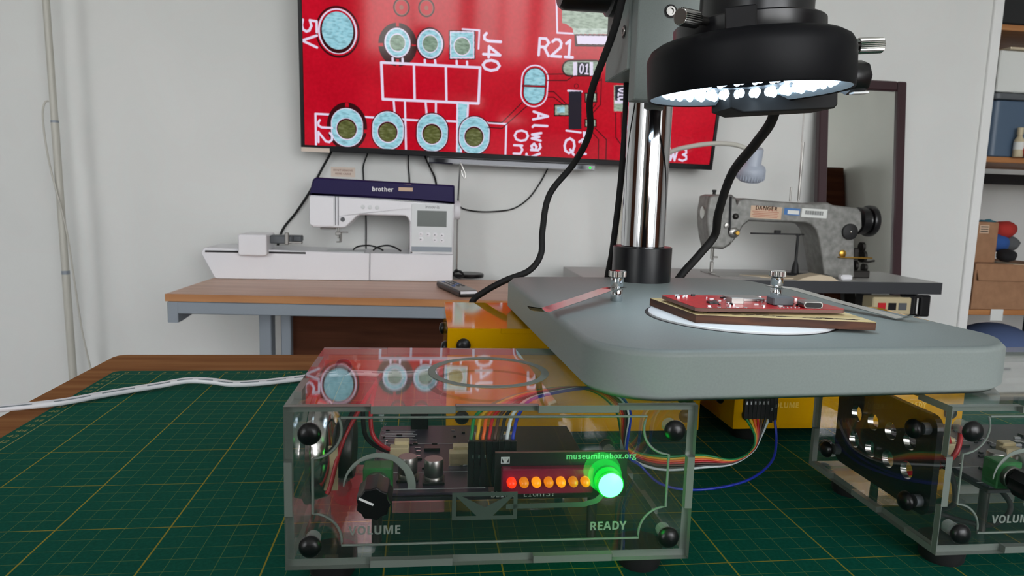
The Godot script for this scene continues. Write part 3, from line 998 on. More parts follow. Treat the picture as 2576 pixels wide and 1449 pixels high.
func build_microscope() -> void:
	var O := v3(0.4105, 0.0765, 0.2165)
	var s := thing("microscope", "grey bench microscope stand with chrome post and lit black ring light", "microscope", O)
	var rb := Basis(Vector3.UP, deg_to_rad(3.3))
	var outline := fillet(pv([-0.1035, -0.1215, 0.1050, -0.1215, 0.0900, 0.1275, -0.0990, 0.1275]), [0.030, 0.034, 0.030, 0.024], 10)
	var base := part(s, "base", MB.new().at(Vector3.ZERO, rb * Basis(Vector3.RIGHT, -PI / 2)).prism(outline, 0.0, 0.0215, 0.0028), M.enamel, "thick pale grey base plate")
	var C := v3(0.409, 0.0980, 0.262) - O
	part(s, "plate_recess", MB.new().at(C).lathe(pv([0.0472, -0.002, 0.0485, 0.00015, 0.0478, 0.00025, 0.0470, 0.0001]), 48), M.black_matte)
	part(s, "stage_plate", MB.new().at(C).lathe(pv([0, -0.002, 0.0468, -0.002, 0.0468, 0.0009, 0.0460, 0.0014, 0, 0.0014]), 56), M.stage_white, "round white stage plate")
	# post
	var P := v3(0.4045, 0.0980, 0.108) - O
	part(s, "post_collar", MB.new().at(P).lathe(pv([0, 0, 0.0213, 0, 0.0213, 0.0244, 0.0207, 0.0250, 0.0158, 0.0250, 0, 0.0250]), 44), M.black_satin, "black collar at the foot of the post")
	part(s, "post", MB.new().at(P).cyl(0.0157, 0.0250, 0.30, 0.0005, 56), M.chrome, "polished chrome post")
	# slide: rear clamp and front rail
	part(s, "clamp_block", MB.new().box(v3(0.404, 0.3215, 0.104) - O, v3(0.050, 0.157, 0.0580), 0.0008), M.enamel)
	var rail := part(s, "front_rail", MB.new().box(v3(0.4045, 0.3110, 0.1405) - O, v3(0.048, 0.179, 0.0145), 0.0008), M.enamel)
	for q in [[v3(0.4018, 0.2781, 0.1478), Basis(Vector3.RIGHT, PI / 2)], [v3(0.3790, 0.2697, 0.1214), Basis(Vector3.BACK, PI / 2)]]:
		var sc := part(rail, "socket_screw", MB.new().at(q[0] - O, q[1]).lathe(pv([0.0, 0.0001, 0.0018, 0.0001, 0.0020, 0.0011, 0.0030, 0.0011, 0.0032, 0.0006, 0.0032, -0.001]), 24), M.brushed_steel)
		part(sc, "screw_recess", MB.new().at(q[0] - O, q[1]).lathe(pv([0.0031, 0.0001, 0.0042, 0.0001, 0.0043, 0.0003, 0.0031, 0.0003]), 24), M.black_matte)
	var X := Basis(v3(0, 0, 1), v3(-1, 0, 0), v3(0, -1, 0))
	part(s, "focus_knob", MB.new().at(v3(0.379, 0.3085, 0.100) - O, X).lathe(pv([0, 0, 0.0240, 0, 0.0240, 0.006, 0.0215, 0.0075, 0.0215, 0.038, 0.0195, 0.041, 0.010, 0.0425, 0, 0.0425]), 40), M.black_plastic, "black focus knob")
	part(s, "focus_knob", MB.new().at(v3(0.429, 0.3085, 0.100) - O, Basis(v3(0, 0, 1), v3(1, 0, 0), v3(0, 1, 0))).lathe(pv([0, 0, 0.0240, 0, 0.0240, 0.006, 0.0215, 0.0075, 0.0215, 0.038, 0.0195, 0.041, 0.010, 0.0425, 0, 0.0425]), 40), M.black_plastic, "black focus knob")
	# arm, holder and camera tube
	part(s, "arm", MB.new().box(v3(0.4065, 0.330, 0.1850) - O, v3(0.036, 0.030, 0.075), 0.001), M.enamel)
	var H := v3(0.409, 0.0, 0.2556) - O
	part(s, "camera_tube", MB.new().at(H).lathe(pv([0, 0.236, 0.0275, 0.236, 0.0275, 0.290, 0.0265, 0.292, 0.0265, 0.380, 0, 0.380]), 48), M.black_satin, "black camera tube")
	part(s, "tube_holder", MB.new().at(H).lathe(pv([0.0270, 0.312, 0.036, 0.312, 0.037, 0.313, 0.037, 0.347, 0.036, 0.348, 0.0270, 0.348]), 48), M.enamel)
	# ring light, hanging a little askew
	var tilt := Basis(Vector3.BACK, deg_to_rad(4.3))
	var R := Transform3D(tilt, v3(0.4080, 0.2115, 0.2556) - O)
	var ring := part(s, "ring_light", MB.new().at(R.origin, R.basis).lathe(pv([0.0488, 0.0004, 0.0497, 0.0, 0.0502, 0.0008, 0.0504, 0.0180, 0.0499, 0.0205, 0.0482, 0.0235, 0.0450, 0.0255, 0.0400, 0.0265, 0.0300, 0.0268, 0.0220, 0.0262, 0.0220, 0.0067]), 72), M.black_textured, "black textured ring light housing")
	part(ring, "reflector", MB.new().at(R.origin, R.basis).lathe(pv([0.0434, 0.0066, 0.0438, 0.0036, 0.0488, 0.0006]), 72), M.rim_pale, "pale inner rim around the lamps")
	part(ring, "lamp_plate", MB.new().at(R.origin, R.basis).lathe(pv([0.0220, 0.0067, 0.0436, 0.0067]), 64), M.steel_dark)
	var lm := glow("lamp_white", Color(0.82, 0.92, 1.0), 5.0, c8(220, 230, 240))
	for row in [[0.0412, 32], [0.0362, 28], [0.0312, 24], [0.0262, 20]]:
		var lens := MB.new().ball(0.0019, 12, -0.5, 1.3).done()
		for k in row[1]:
			var an: float = TAU * (k + 0.5 * (row[1] % 3)) / row[1]
			var l := part(ring, "led", lens, lm)
			l.position = R * v3(cos(an) * row[0], 0.0042, sin(an) * row[0])
	for k in 6:
		var sp := SpotLight3D.new()
		sp.name = "ring_light_beam"
		sp.light_color = Color(0.86, 0.94, 1.0)
		sp.light_energy = 0.0022
		sp.light_size = 0.012
		sp.spot_angle = 62
		sp.spot_angle_attenuation = 1.0
		sp.spot_range = 6.0
		sp.spot_attenuation = 2.0
		sp.shadow_enabled = true
		s.add_child(sp, true)
		var an := TAU * k / 6
		sp.position = R * v3(cos(an) * 0.036, 0.0015, sin(an) * 0.036)
		sp.basis = Basis(Vector3.RIGHT, -PI / 2)
	var col := part(ring, "clamp_collar", MB.new().at(R.origin, R.basis).lathe(pv([0.0280, 0.0262, 0.0365, 0.0262, 0.0368, 0.0268, 0.0368, 0.0336, 0.0360, 0.0344, 0.0280, 0.0344]), 60), M.black_satin, "black clamping collar")
	part(ring, "clamp_lug", MB.new().at(R.origin, R.basis * Basis(Vector3.UP, -0.42)).box(v3(-0.004, 0.0310, 0.0362), v3(0.014, 0.0100, 0.0040), 0.0006), M.black_satin)
	part(ring, "clamp_lug", MB.new().at(R.origin, R.basis * Basis(Vector3.UP, 0.15)).box(v3(0.0405, 0.0290, 0.002), v3(0.008, 0.0050, 0.0060), 0.0005), M.black_satin)
	for q in [[-0.98, 0.0320, 0.0360], [1.45, 0.0218, 0.0470], [3.6, 0.0310, 0.0365]]:
		# a knurled thumb screw pointing outwards, angle from straight towards the window side
		var bb: Basis = R.basis * Basis(Vector3.UP, q[0])
		var st := part(ring, "thumb_screw", MB.new().at(R.origin + R.basis * v3(0, q[1], 0) + bb * v3(0, 0, q[2]), bb * Basis(Vector3.RIGHT, PI / 2)).cyl(0.0020, -0.002, 0.0085, 0.0, 16), M.dark_steel, "silver knurled thumb screw")
		var kn := knurl(0.0040, 0.0125)
		var head := MB.new().at(R.origin + R.basis * v3(0, q[1], 0) + bb * v3(0, 0, q[2] + 0.0085), bb)
		head.add(kn.done())
		part(st, "knurled_head", head, M.polished_steel)
	# dimmer dial at the right and the socket box behind
	var dm := part(ring, "dimmer_dial", MB.new().at(R.origin + R.basis * v3(0.0495, 0.0065, 0.006), R.basis * Basis(v3(0, 0, 1), v3(1, 0, 0), v3(0, 1, 0))).lathe(pv([0, 0, 0.0085, 0, 0.0085, 0.0085, 0.0078, 0.0095, 0, 0.0095]), 8), M.black_plastic, "black dimmer dial")
	part(dm, "dial_mark", MB.new().at(R * v3(0.0550, -0.0016, 0.009), R.basis).box(Vector3.ZERO, v3(0.0085, 0.0010, 0.0040), 0.0002), M.ink_white)
	var bx := part(ring, "socket_box", MB.new().at(R.origin, R.basis).prism(pv([0.012, -0.0060, 0.066, -0.0050, 0.068, -0.003, 0.068, 0.016, 0.004, 0.016, 0.004, -0.003]), -0.056, -0.030, 0.001), M.black_rubber, "black socket box behind the ring")
	# two spring clips, each on a knurled post
	for q in [[v3(0.3573, 0.0980, 0.2107), v3(0.2985, 0.1015, 0.2760)], [v3(0.4640, 0.0980, 0.1955), v3(0.4985, 0.0990, 0.2735)]]:
		var B: Vector3 = q[0] - O
		var post := part(s, "clip_post", MB.new().at(B).lathe(pv([0, 0, 0.0033, 0, 0.0036, 0.0004, 0.0036, 0.0068, 0.0033, 0.0072, 0.0018, 0.0073, 0.0018, 0.0082, 0.0033, 0.0083, 0.0038, 0.0090, 0.0038, 0.0135, 0.0030, 0.0142, 0, 0.0142]), 28), M.chrome, "chrome post of a spring clip")
		var hd := MB.new().at(B + v3(0, 0.0142, 0), Basis(Vector3.RIGHT, -PI / 2))
		hd.add(knurl(0.0052, 0.0036, 28, 0.0004).done())
		part(post, "knurled_nut", hd, M.polished_steel)
		var e: Vector3 = q[1] - O
		var d: Vector3 = e - B
		d.y = 0
		var dir := d.normalized()
		var sd := dir.cross(Vector3.UP)
		var strip := MB.new()
		var len := d.length()
		var prof := [[-0.0055, 0.0075], [0.004, 0.0077], [0.012, 0.0078], [len * 0.5, lerpf(0.0078, e.y - B.y, 0.5)], [len * 0.86, lerpf(0.0078, e.y - B.y, 0.93)], [len * 0.93, e.y - B.y - 0.0002], [len * 0.97, e.y - B.y + 0.0008], [len, e.y - B.y + 0.0026]]
		for k in prof.size() - 1:
			var wa := 0.0042 if k > 0 else 0.0036
			var a0: Vector3 = B + dir * prof[k][0] + Vector3.UP * prof[k][1]
			var a1: Vector3 = B + dir * prof[k + 1][0] + Vector3.UP * prof[k + 1][1]
			var up := Vector3.UP * 0.0004
			strip.quad(a0 + sd * wa + up, a1 + sd * wa + up, a1 - sd * wa + up, a0 - sd * wa + up)
			strip.quad(a0 - sd * wa, a1 - sd * wa, a1 + sd * wa, a0 + sd * wa)
			strip.quad(a0 + sd * wa, a1 + sd * wa, a1 + sd * wa + up, a0 + sd * wa + up)
			strip.quad(a0 - sd * wa + up, a1 - sd * wa + up, a1 - sd * wa, a0 - sd * wa)
		part(post, "spring_strip", strip, M.polished_steel, "bent steel strip of a spring clip")
	# plywood board and the red circuit board on the stage
	var wb := thing("plywood_board", "small laser-cut plywood board lying on the white stage plate", "board", v3(0.415, 0.0995, 0.265))
	var wo := pv([-0.040, -0.0225, 0.0415, -0.0400, 0.0455, 0.0280, -0.0455, 0.0300])
	part(wb, "ply_core", MB.new().at(Vector3.ZERO, Basis(Vector3.RIGHT, -PI / 2)).prism(wo, 0, 0.0038, 0.0), M.plywood_burnt)
	part(wb, "ply_face", MB.new().at(v3(0, 0.0038, 0), Basis(Vector3.RIGHT, -PI / 2)).prism(wo, 0, 0.0003, 0.0001), M.plywood_top)
	var ch := MB.new()
	var rg := RandomNumberGenerator.new()
	rg.seed = 4
	for i in 60:
		var f := rg.randf()
		var px := lerpf(-0.038, 0.036, f)
		ch.at(v3(px, 0.00412, lerpf(0.0205, 0.0360, f) - rg.randf_range(0.0012, 0.0075) * (0.4 if f > 0.5 else 1.0)), Basis(Vector3.UP, -0.21)).box(Vector3.ZERO, v3(rg.randf_range(0.002, 0.007), 0.0001, 0.0006))
	part(wb, "burnt_marks", ch, M.char, "dark laser-burnt lines")
	var rp := thing("red_circuit_board", "red circuit board with a metal socket lying on the plywood board", "circuit board", v3(0.412, 0.1036, 0.264))
	var ro := pv([-0.0365, -0.0205, -0.0340, -0.0225, 0.0385, -0.0235, 0.0405, -0.0215, 0.0380, 0.0180, 0.0360, 0.0200, -0.0370, 0.0200, -0.0395, 0.0180])
	part(rp, "board_edge", MB.new().at(Vector3.ZERO, Basis(Vector3.RIGHT, -PI / 2)).prism(ro, 0.0012, 0.0028, 0.0), M.pcb_edge)
	part(rp, "board_top", MB.new().at(v3(0, 0.0028, 0), Basis(Vector3.RIGHT, -PI / 2)).prism(ro, 0, 0.0003, 0.0001), M.pcb_red, "shiny red lacquered board face")
	for c in [[-0.030, 0.016], [0.034, 0.018], [-0.032, -0.015], [0.032, -0.015]]:
		part(rp, "standoff", MB.new().at(v3(c[0], 0.0005, c[1])).cyl(0.0016, 0, 0.0008, 0.0, 12), M.brass)
	var sk := part(rp, "charging_socket", MB.new().at(v3(0.0235, 0.0048, 0.0215), Basis(Vector3.UP, -0.12)).prism(rrect(0.0095, 0.0034, 0.0015), -0.0075, 0.001, 0.0002), M.brushed_steel, "metal charging socket")
	part(sk, "socket_opening", MB.new().at(v3(0.0235, 0.0048, 0.0215), Basis(Vector3.UP, -0.12)).prism(rrect(0.0082, 0.0024, 0.0011), 0.0008, 0.00115, 0.0), M.black_matte)
	part(rp, "coil_block", MB.new().box(v3(0.0125, 0.0052, 0.0100), v3(0.0110, 0.0042, 0.0080), 0.0005), M.steel_dark)
	part(rp, "slot_connector", MB.new().box(v3(-0.0100, 0.0046, 0.0070), v3(0.0070, 0.0034, 0.0060), 0.0004), M.brushed_steel)
	part(rp, "card_slot", MB.new().box(v3(0.0, 0.0038, -0.0050), v3(0.0180, 0.0018, 0.0120), 0.0003), M.brushed_steel)
	part(rp, "chip", MB.new().box(v3(-0.0225, 0.0036, 0.0085), v3(0.0050, 0.0011, 0.0040), 0.0001), M.black_plastic)
	for i in 44:
		part(rp, "small_component", MB.new().box(v3(rg.randf_range(-0.034, 0.034), 0.0034, rg.randf_range(-0.018, 0.020)), v3(rg.randf_range(0.0007, 0.0022), rg.randf_range(0.0006, 0.0014), rg.randf_range(0.0007, 0.0014)), 0.0001), [M.solder, M.black_plastic, M.ink_white, M.solder][i % 4])
	for i in 6:
		part(rp, "solder_pad", MB.new().at(v3(0.0075 + i * 0.0020, 0.00312, 0.0195)).cyl(0.0006, 0, 0.0003, 0.0, 10), M.solder)
	for i in 5:
		part(rp, "edge_pad", MB.new().at(v3(-0.0290 + i * 0.0045, 0.0031, 0.0212)).cyl(0.0011, 0, 0.0002, 0.0, 12), M.solder)

# ---------------------------------------------------------------- television
const STROKES := {
	"5": [[1, 1, 0.1, 1, 0.05, 0.55, 0.5, 0.65, 0.9, 0.5, 1, 0.3, 0.85, 0.08, 0.5, 0, 0.05, 0.08]],
	"V": [[0, 1, 0.5, 0, 1, 1]],
	"J": [[0.75, 1, 0.75, 0.25, 0.6, 0.03, 0.3, 0, 0.05, 0.12]],
	"4": [[0.75, 0, 0.75, 1, 0, 0.32, 1, 0.32]],
	"0": [[0.5, 1, 0.15, 0.85, 0, 0.5, 0.15, 0.15, 0.5, 0, 0.85, 0.15, 1, 0.5, 0.85, 0.85, 0.5, 1]],
	"O": [[0.5, 1, 0.12, 0.85, 0, 0.5, 0.12, 0.15, 0.5, 0, 0.88, 0.15, 1, 0.5, 0.88, 0.85, 0.5, 1]],
	"2": [[0.05, 0.85, 0.3, 1, 0.7, 1, 0.95, 0.8, 0.9, 0.55, 0, 0, 1, 0]],
	"1": [[0.2, 0.8, 0.55, 1, 0.55, 0], [0.15, 0, 0.95, 0]],
	"3": [[0.05, 0.9, 0.4, 1, 0.8, 0.9, 0.85, 0.65, 0.45, 0.52, 0.9, 0.4, 0.95, 0.15, 0.5, 0, 0.05, 0.1]],
	"R": [[0, 0, 0, 1, 0.65, 1, 0.95, 0.78, 0.65, 0.5, 0, 0.5], [0.5, 0.5, 1, 0]],
	"Q": [[0.5, 1, 0.12, 0.85, 0, 0.5, 0.12, 0.15, 0.5, 0, 0.88, 0.15, 1, 0.5, 0.88, 0.85, 0.5, 1], [0.6, 0.25, 1, -0.1]],
	"A": [[0, 0, 0.5, 1, 1, 0], [0.2, 0.35, 0.8, 0.35]],
	"l": [[0.4, 1, 0.4, 0.1, 0.6, 0]],
	"w": [[0, 0.62, 0.25, 0, 0.5, 0.5, 0.75, 0, 1, 0.62]],
	"W": [[0, 1, 0.25, 0, 0.5, 0.6, 0.75, 0, 1, 1]],
	"a": [[0.1, 0.58, 0.5, 0.65, 0.9, 0.5, 0.9, 0, 0.9, 0.3, 0.45, 0.36, 0.08, 0.18, 0.4, 0, 0.9, 0.12]],
	"y": [[0, 0.62, 0.5, 0], [1, 0.62, 0.35, -0.3, 0.1, -0.3]],
	"n": [[0.1, 0, 0.1, 0.62], [0.1, 0.45, 0.5, 0.65, 0.9, 0.5, 0.9, 0]],
	"C": [[0.95, 0.85, 0.5, 1, 0.1, 0.8, 0, 0.5, 0.1, 0.2, 0.5, 0, 0.95, 0.15]],
}
const TV_OPS := [["E","d",121,441,69,78],
		["E","r",121,441,64,72],
		["E","w",121,439,61,69],
		["E","r",121,439,55,64],
		["E","d",121,443,54,62],
		["E","b",121,437,49,57],
		["E","d",311,467,62,67],
		["L","r",10,309,398,311,532],
		["L","r",10,247,471,374,462],
		["L","d",10,361,458,415,455],
		["E","d",310,461,46,50],
		["E","w",310,461,42,46],
		["E","b",310,461,37,42],
		["E","w",310,461,26,29],
		["E","o2",310,461,24,25],
		["E","d",415,457,46,50],
		["E","w",415,457,42,46],
		["E","b",415,457,37,42],
		["E","w",415,457,26,29],
		["E","o2",415,457,24,25],
		["P","d",474,412,561,406,565,497,478,503],
		["P","w",478,415,557,410,561,494,481,499],
		["P","b",482,418,553,414,557,490,485,495],
		["E","w",519,458,28,30],
		["E","o2",519,458,25,26],
		["L","w",6,518,405,573,405],
		["L","w",6,573,405,573,462],
		["L","w",8,295,509,296,522],
		["L","w",8,327,509,328,521],
		["L","w",8,399,508,400,520],
		["L","w",8,432,507,434,519],
		["L","w",8,503,505,504,517],
		["L","w",8,537,505,538,518],
		["L","w",9,259,525,581,521],
		["L","w",9,581,521,581,636],
		["L","w",9,581,636,265,640],
		["L","w",9,265,640,259,525],
		["L","w",8,364,525,369,638],
		["L","w",8,468,523,474,637],
		["L","w",7,300,642,305,690],
		["L","w",7,337,642,344,813],
		["L","w",7,405,641,410,685],
		["L","w",7,439,640,440,683],
		["P","w",508,638,550,638,550,690,534,717,533,813,513,814],
		["P","b",514,640,544,641,542,691,524,718,527,813,518,814],
		["L","w",7,48,810,48,699],
		["L","w",7,48,699,109,699],
		["L","w",7,184,700,249,701],
		["L","w",7,327,702,386,702],
		["L","w",7,459,699,513,699],
		["L","w",7,610,697,679,698],
		["L","w",7,679,698,682,806],
		["E","d",149,735,65,78],
		["L","r",12,149,663,149,816],
		["L","r",12,87,754,216,747],
		["L","d",110,149,727,149,749],
		["L","w",104,149,727,149,749],
		["L","b",98,149,727,149,749],
		["E","w",148,743,35,36],
		["E","d",148,742,32,33],
		["E","o",148,744,29,30],
		["L","d",110,283,730,283,752],
		["L","w",104,283,730,283,752],
		["L","b",98,283,730,283,752],
		["E","w",282,746,35,36],
		["E","d",282,745,32,33],
		["E","o",282,747,29,30],
		["L","d",110,430,729,430,751],
		["L","w",104,430,729,430,751],
		["L","b",98,430,729,430,751],
		["E","w",429,745,35,36],
		["E","d",429,744,32,33],
		["E","o",429,746,29,30],
		["L","d",110,572,731,572,753],
		["L","w",104,572,731,572,753],
		["L","b",98,572,731,572,753],
		["E","w",571,747,35,36],
		["E","d",571,746,32,33],
		["E","o",571,748,29,30],
		["L","d",20,317,261,321,353],
		["L","r",15,317,261,321,353],
		["E","d",321,353,26,28],
		["E","k",321,353,22,24],
		["E","r",321,353,19,21],
		["E","k",321,353,7,7],
		["L","d",20,395,255,400,349],
		["L","r",15,395,255,400,349],
		["E","d",400,349,26,28],
		["E","k",400,349,22,24],
		["E","r",400,349,19,21],
		["E","k",400,349,7,7],
		["L","d",3,618,694,664,694],
		["L","d",3,664,694,738,614],
		["L","d",3,618,713,665,713],
		["L","d",3,665,713,757,624],
		["L","w",94,767,547,767,591],
		["L","r",84,767,547,767,591],
		["L","d",74,767,547,767,591],
		["L","b",70,767,547,767,591],
		["L","d",7,728,570,805,568],
		["L","r",3,728,570,805,568],
		["L","d",3,806,528,874,523],
		["L","d",3,874,523,893,509],
		["L","d",3,808,548,876,544],
		["L","d",3,876,544,895,530],
		["L","d",3,815,584,834,583],
		["L","d",3,834,583,882,622],
		["L","d",3,816,602,835,601],
		["L","d",3,835,601,877,628],
		["L","d",3,983,509,995,534],
		["L","d",3,995,534,995,541],
		["L","d",3,995,541,1000,615],
		["L","d",3,1000,615,962,662],
		["L","d",3,983,509,995,534],
		["L","d",3,995,534,979,542],
		["L","d",3,979,542,983,616],
		["L","d",3,983,616,954,658],
		["L","w",6,818,271,831,395],
		["L","w",6,831,395,886,394],
		["P","g",837,269,1140,247,1153,360,882,379,859,366,845,364],
		["P","b2",882,379,1153,360,1155,378,886,396],
		["P","d",889,396,1156,380,1161,421,895,434],
		["P","w",897,400,1156,385,1160,413,902,426],
		["L","d",54,882,504,969,498],
		["L","g",44,882,504,969,498],
		["P","w",893,484,906,483,910,526,896,527],
		["P","w",950,480,961,480,965,523,954,524],
		["P","n",908,484,948,482,952,521,911,524],
		["E","d",910,560,8,8],
		["E","r",910,560,6,6],
		["P","d",838,624,892,621,895,661,841,664],
		["P","g",843,628,888,625,891,657,845,659],
		["P","b",850,633,876,631,878,650,852,651],
		["P","d",941,580,985,578,988,610,944,613],
		["P","g",945,584,981,582,984,607,948,609],
		["P","b",953,589,969,588,971,600,954,601],
		["P","d",949,667,991,665,994,693,951,695],
		["P","g",953,671,987,669,989,689,955,691],
		["P","b",961,676,975,675,976,682,962,682],
		["L","w",7,883,577,930,577],
		["L","w",7,888,709,939,713],
		["P","w",946,709,974,710,971,728,949,729],
		["P","n",886,580,930,577,941,702,896,705],
		["L","d",3,966,697,1004,733],
		["L","d",3,1004,733,1010,801],
		["L","d",3,988,696,1032,732],
		["L","d",3,1032,732,1037,800],
		["P","g",1040,550,1119,545,1129,632,1049,636],
		["P","n",1045,552,1119,548,1125,595,1050,599],
		["P","w",1048,600,1125,596,1126,605,1049,610],
		["L","d",3,1056,641,1065,723],
		["L","d",3,1065,723,1084,745],
		["L","d",3,1076,640,1085,722],
		["L","d",3,1085,722,1104,744]]
const TV_TEXT := [["5V",10,410,1,46,46,36],["J40",590,411,1,55,42,33],["J2",56,717,1,44,40,33],["Alway",770,652,1,50,35,26],["On",710,717,1,46,47,35],["R21",774,469,0,53,42,33],["Q1",886,785,0,50,44,35],["W3",1264,792,0,42,37,30],["01",917,518,0,30,18,12],["01C",1059,558,1,36,15,11]]

func im_line(im: Image, a: Vector2, b: Vector2, w: float, c: Color, gz: FastNoiseLite = null) -> void:
	var r := w / 2.0
	var x0 := maxi(0, int(minf(a.x, b.x) - r - 1))
	var x1 := mini(im.get_width() - 1, int(maxf(a.x, b.x) + r + 1))
	var y0 := maxi(0, int(minf(a.y, b.y) - r - 1))
	var y1 := mini(im.get_height() - 1, int(maxf(a.y, b.y) + r + 1))
	var d := b - a
	var l2 := maxf(d.length_squared(), 1e-6)
	for y in range(y0, y1 + 1):
		for x in range(x0, x1 + 1):
			var p := Vector2(x, y)
			var t := clampf((p - a).dot(d) / l2, 0, 1)
			var k := clampf(r - p.distance_to(a + d * t) + 0.5, 0, 1)
			if k > 0.0:
				var cc := c
				if gz: cc = c.lightened(clampf(gz.get_noise_2d(x * 0.6, y * 1.6) * 0.3, 0, 1)).darkened(clampf(-gz.get_noise_2d(x * 0.6, y * 1.6) * 0.3, 0, 1))
				im.set_pixel(x, y, im.get_pixel(x, y).lerp(cc, k))

func im_ellipse(im: Image, o: Vector2, r: Vector2, c: Color, gz: FastNoiseLite = null) -> void:
	for y in range(maxi(0, int(o.y - r.y - 1)), mini(im.get_height() - 1, int(o.y + r.y + 1)) + 1):
		for x in range(maxi(0, int(o.x - r.x - 1)), mini(im.get_width() - 1, int(o.x + r.x + 1)) + 1):
			var q := Vector2((x - o.x) / r.x, (y - o.y) / r.y).length()
			var k := clampf((1.0 - q) * minf(r.x, r.y) + 0.5, 0, 1)
			if k > 0.0:
				var cc := c
				if gz: cc = c.lightened(clampf(gz.get_noise_2d(x * 0.6, y * 1.6) * 0.3, 0, 1)).darkened(clampf(-gz.get_noise_2d(x * 0.6, y * 1.6) * 0.3, 0, 1))
				im.set_pixel(x, y, im.get_pixel(x, y).lerp(cc, k))

func im_poly(im: Image, p: PackedVector2Array, c: Color, gz: FastNoiseLite = null) -> void:
	var lo := p[0]
	var hi := p[0]
	for q in p:
		lo = lo.min(q)
		hi = hi.max(q)
	for y in range(maxi(0, int(lo.y)), mini(im.get_height() - 1, int(hi.y)) + 1):
		for x in range(maxi(0, int(lo.x)), mini(im.get_width() - 1, int(hi.x)) + 1):
			if Geometry2D.is_point_in_polygon(Vector2(x + 0.5, y + 0.5), p):
				var cc := c
				if gz: cc = c.lightened(clampf(gz.get_noise_2d(x * 0.6, y * 1.6) * 0.3, 0, 1)).darkened(clampf(-gz.get_noise_2d(x * 0.6, y * 1.6) * 0.3, 0, 1))
				im.set_pixel(x, y, cc)

func screen_picture() -> ImageTexture:
	# what the screen shows: a magnified red circuit board, one pixel per millimetre
	var im := Image.create(1430, 820, false, Image.FORMAT_RGB8)
	var gz := FastNoiseLite.new()
	gz.seed = 9
	gz.frequency = 0.06
	gz.fractal_octaves = 3
	var big := FastNoiseLite.new()
	big.seed = 10
	big.frequency = 0.004
	for y in 820:
		for x in 1430:
			var k := gz.get_noise_2d(x, y) * 0.05 + big.get_noise_2d(x, y) * 0.06
			im.set_pixel(x, y, Color(0.75 + k, 0.04 + k * 0.3, 0.14 + k * 0.4))
	var red := Color(0.75, 0.04, 0.14)
	var cols := {"w": Color(0.90, 0.86, 0.95), "b": Color(0.60, 0.82, 0.88), "b2": Color(0.74, 0.80, 0.76), "d": Color(0.22, 0.05, 0.07), "r": red, "o": Color(0.36, 0.38, 0.20), "o2": Color(0.50, 0.60, 0.52), "g": Color(0.60, 0.67, 0.60), "k": Color(0.62, 0.35, 0.30), "n": Color(0.13, 0.13, 0.18)}
	var rough := {"b": true, "o": true, "o2": true, "g": true, "b2": true}
	for o in TV_OPS:
		var c: Color = cols[o[1]]
		var z: FastNoiseLite = gz if rough.has(o[1]) else null
		match o[0]:
			"L": im_line(im, Vector2(o[3], o[4]), Vector2(o[5], o[6]), o[2], c, z)
			"E": im_ellipse(im, Vector2(o[2], o[3]), Vector2(o[4], o[5]), c, z)
			"P": im_poly(im, pv(o.slice(2)), c, z)
	for t in TV_TEXT:
		var pen := Vector2(t[1], t[2])
		var ax := Vector2(0, 1) if t[3] else Vector2(1, 0)
		var up := Vector2(1, 0) if t[3] else Vector2(0, -1)
		for ch in t[0]:
			for st in STROKES[ch]:
				for i in range(0, st.size() - 2, 2):
					var a: Vector2 = pen + ax * st[i] * t[6] + up * st[i + 1] * t[4]
					var b: Vector2 = pen + ax * st[i + 2] * t[6] + up * st[i + 3] * t[4]
					im_line(im, a, b, t[4] * 0.17, cols["w"])
			pen += ax * t[5]
	return ImageTexture.create_from_image(im)

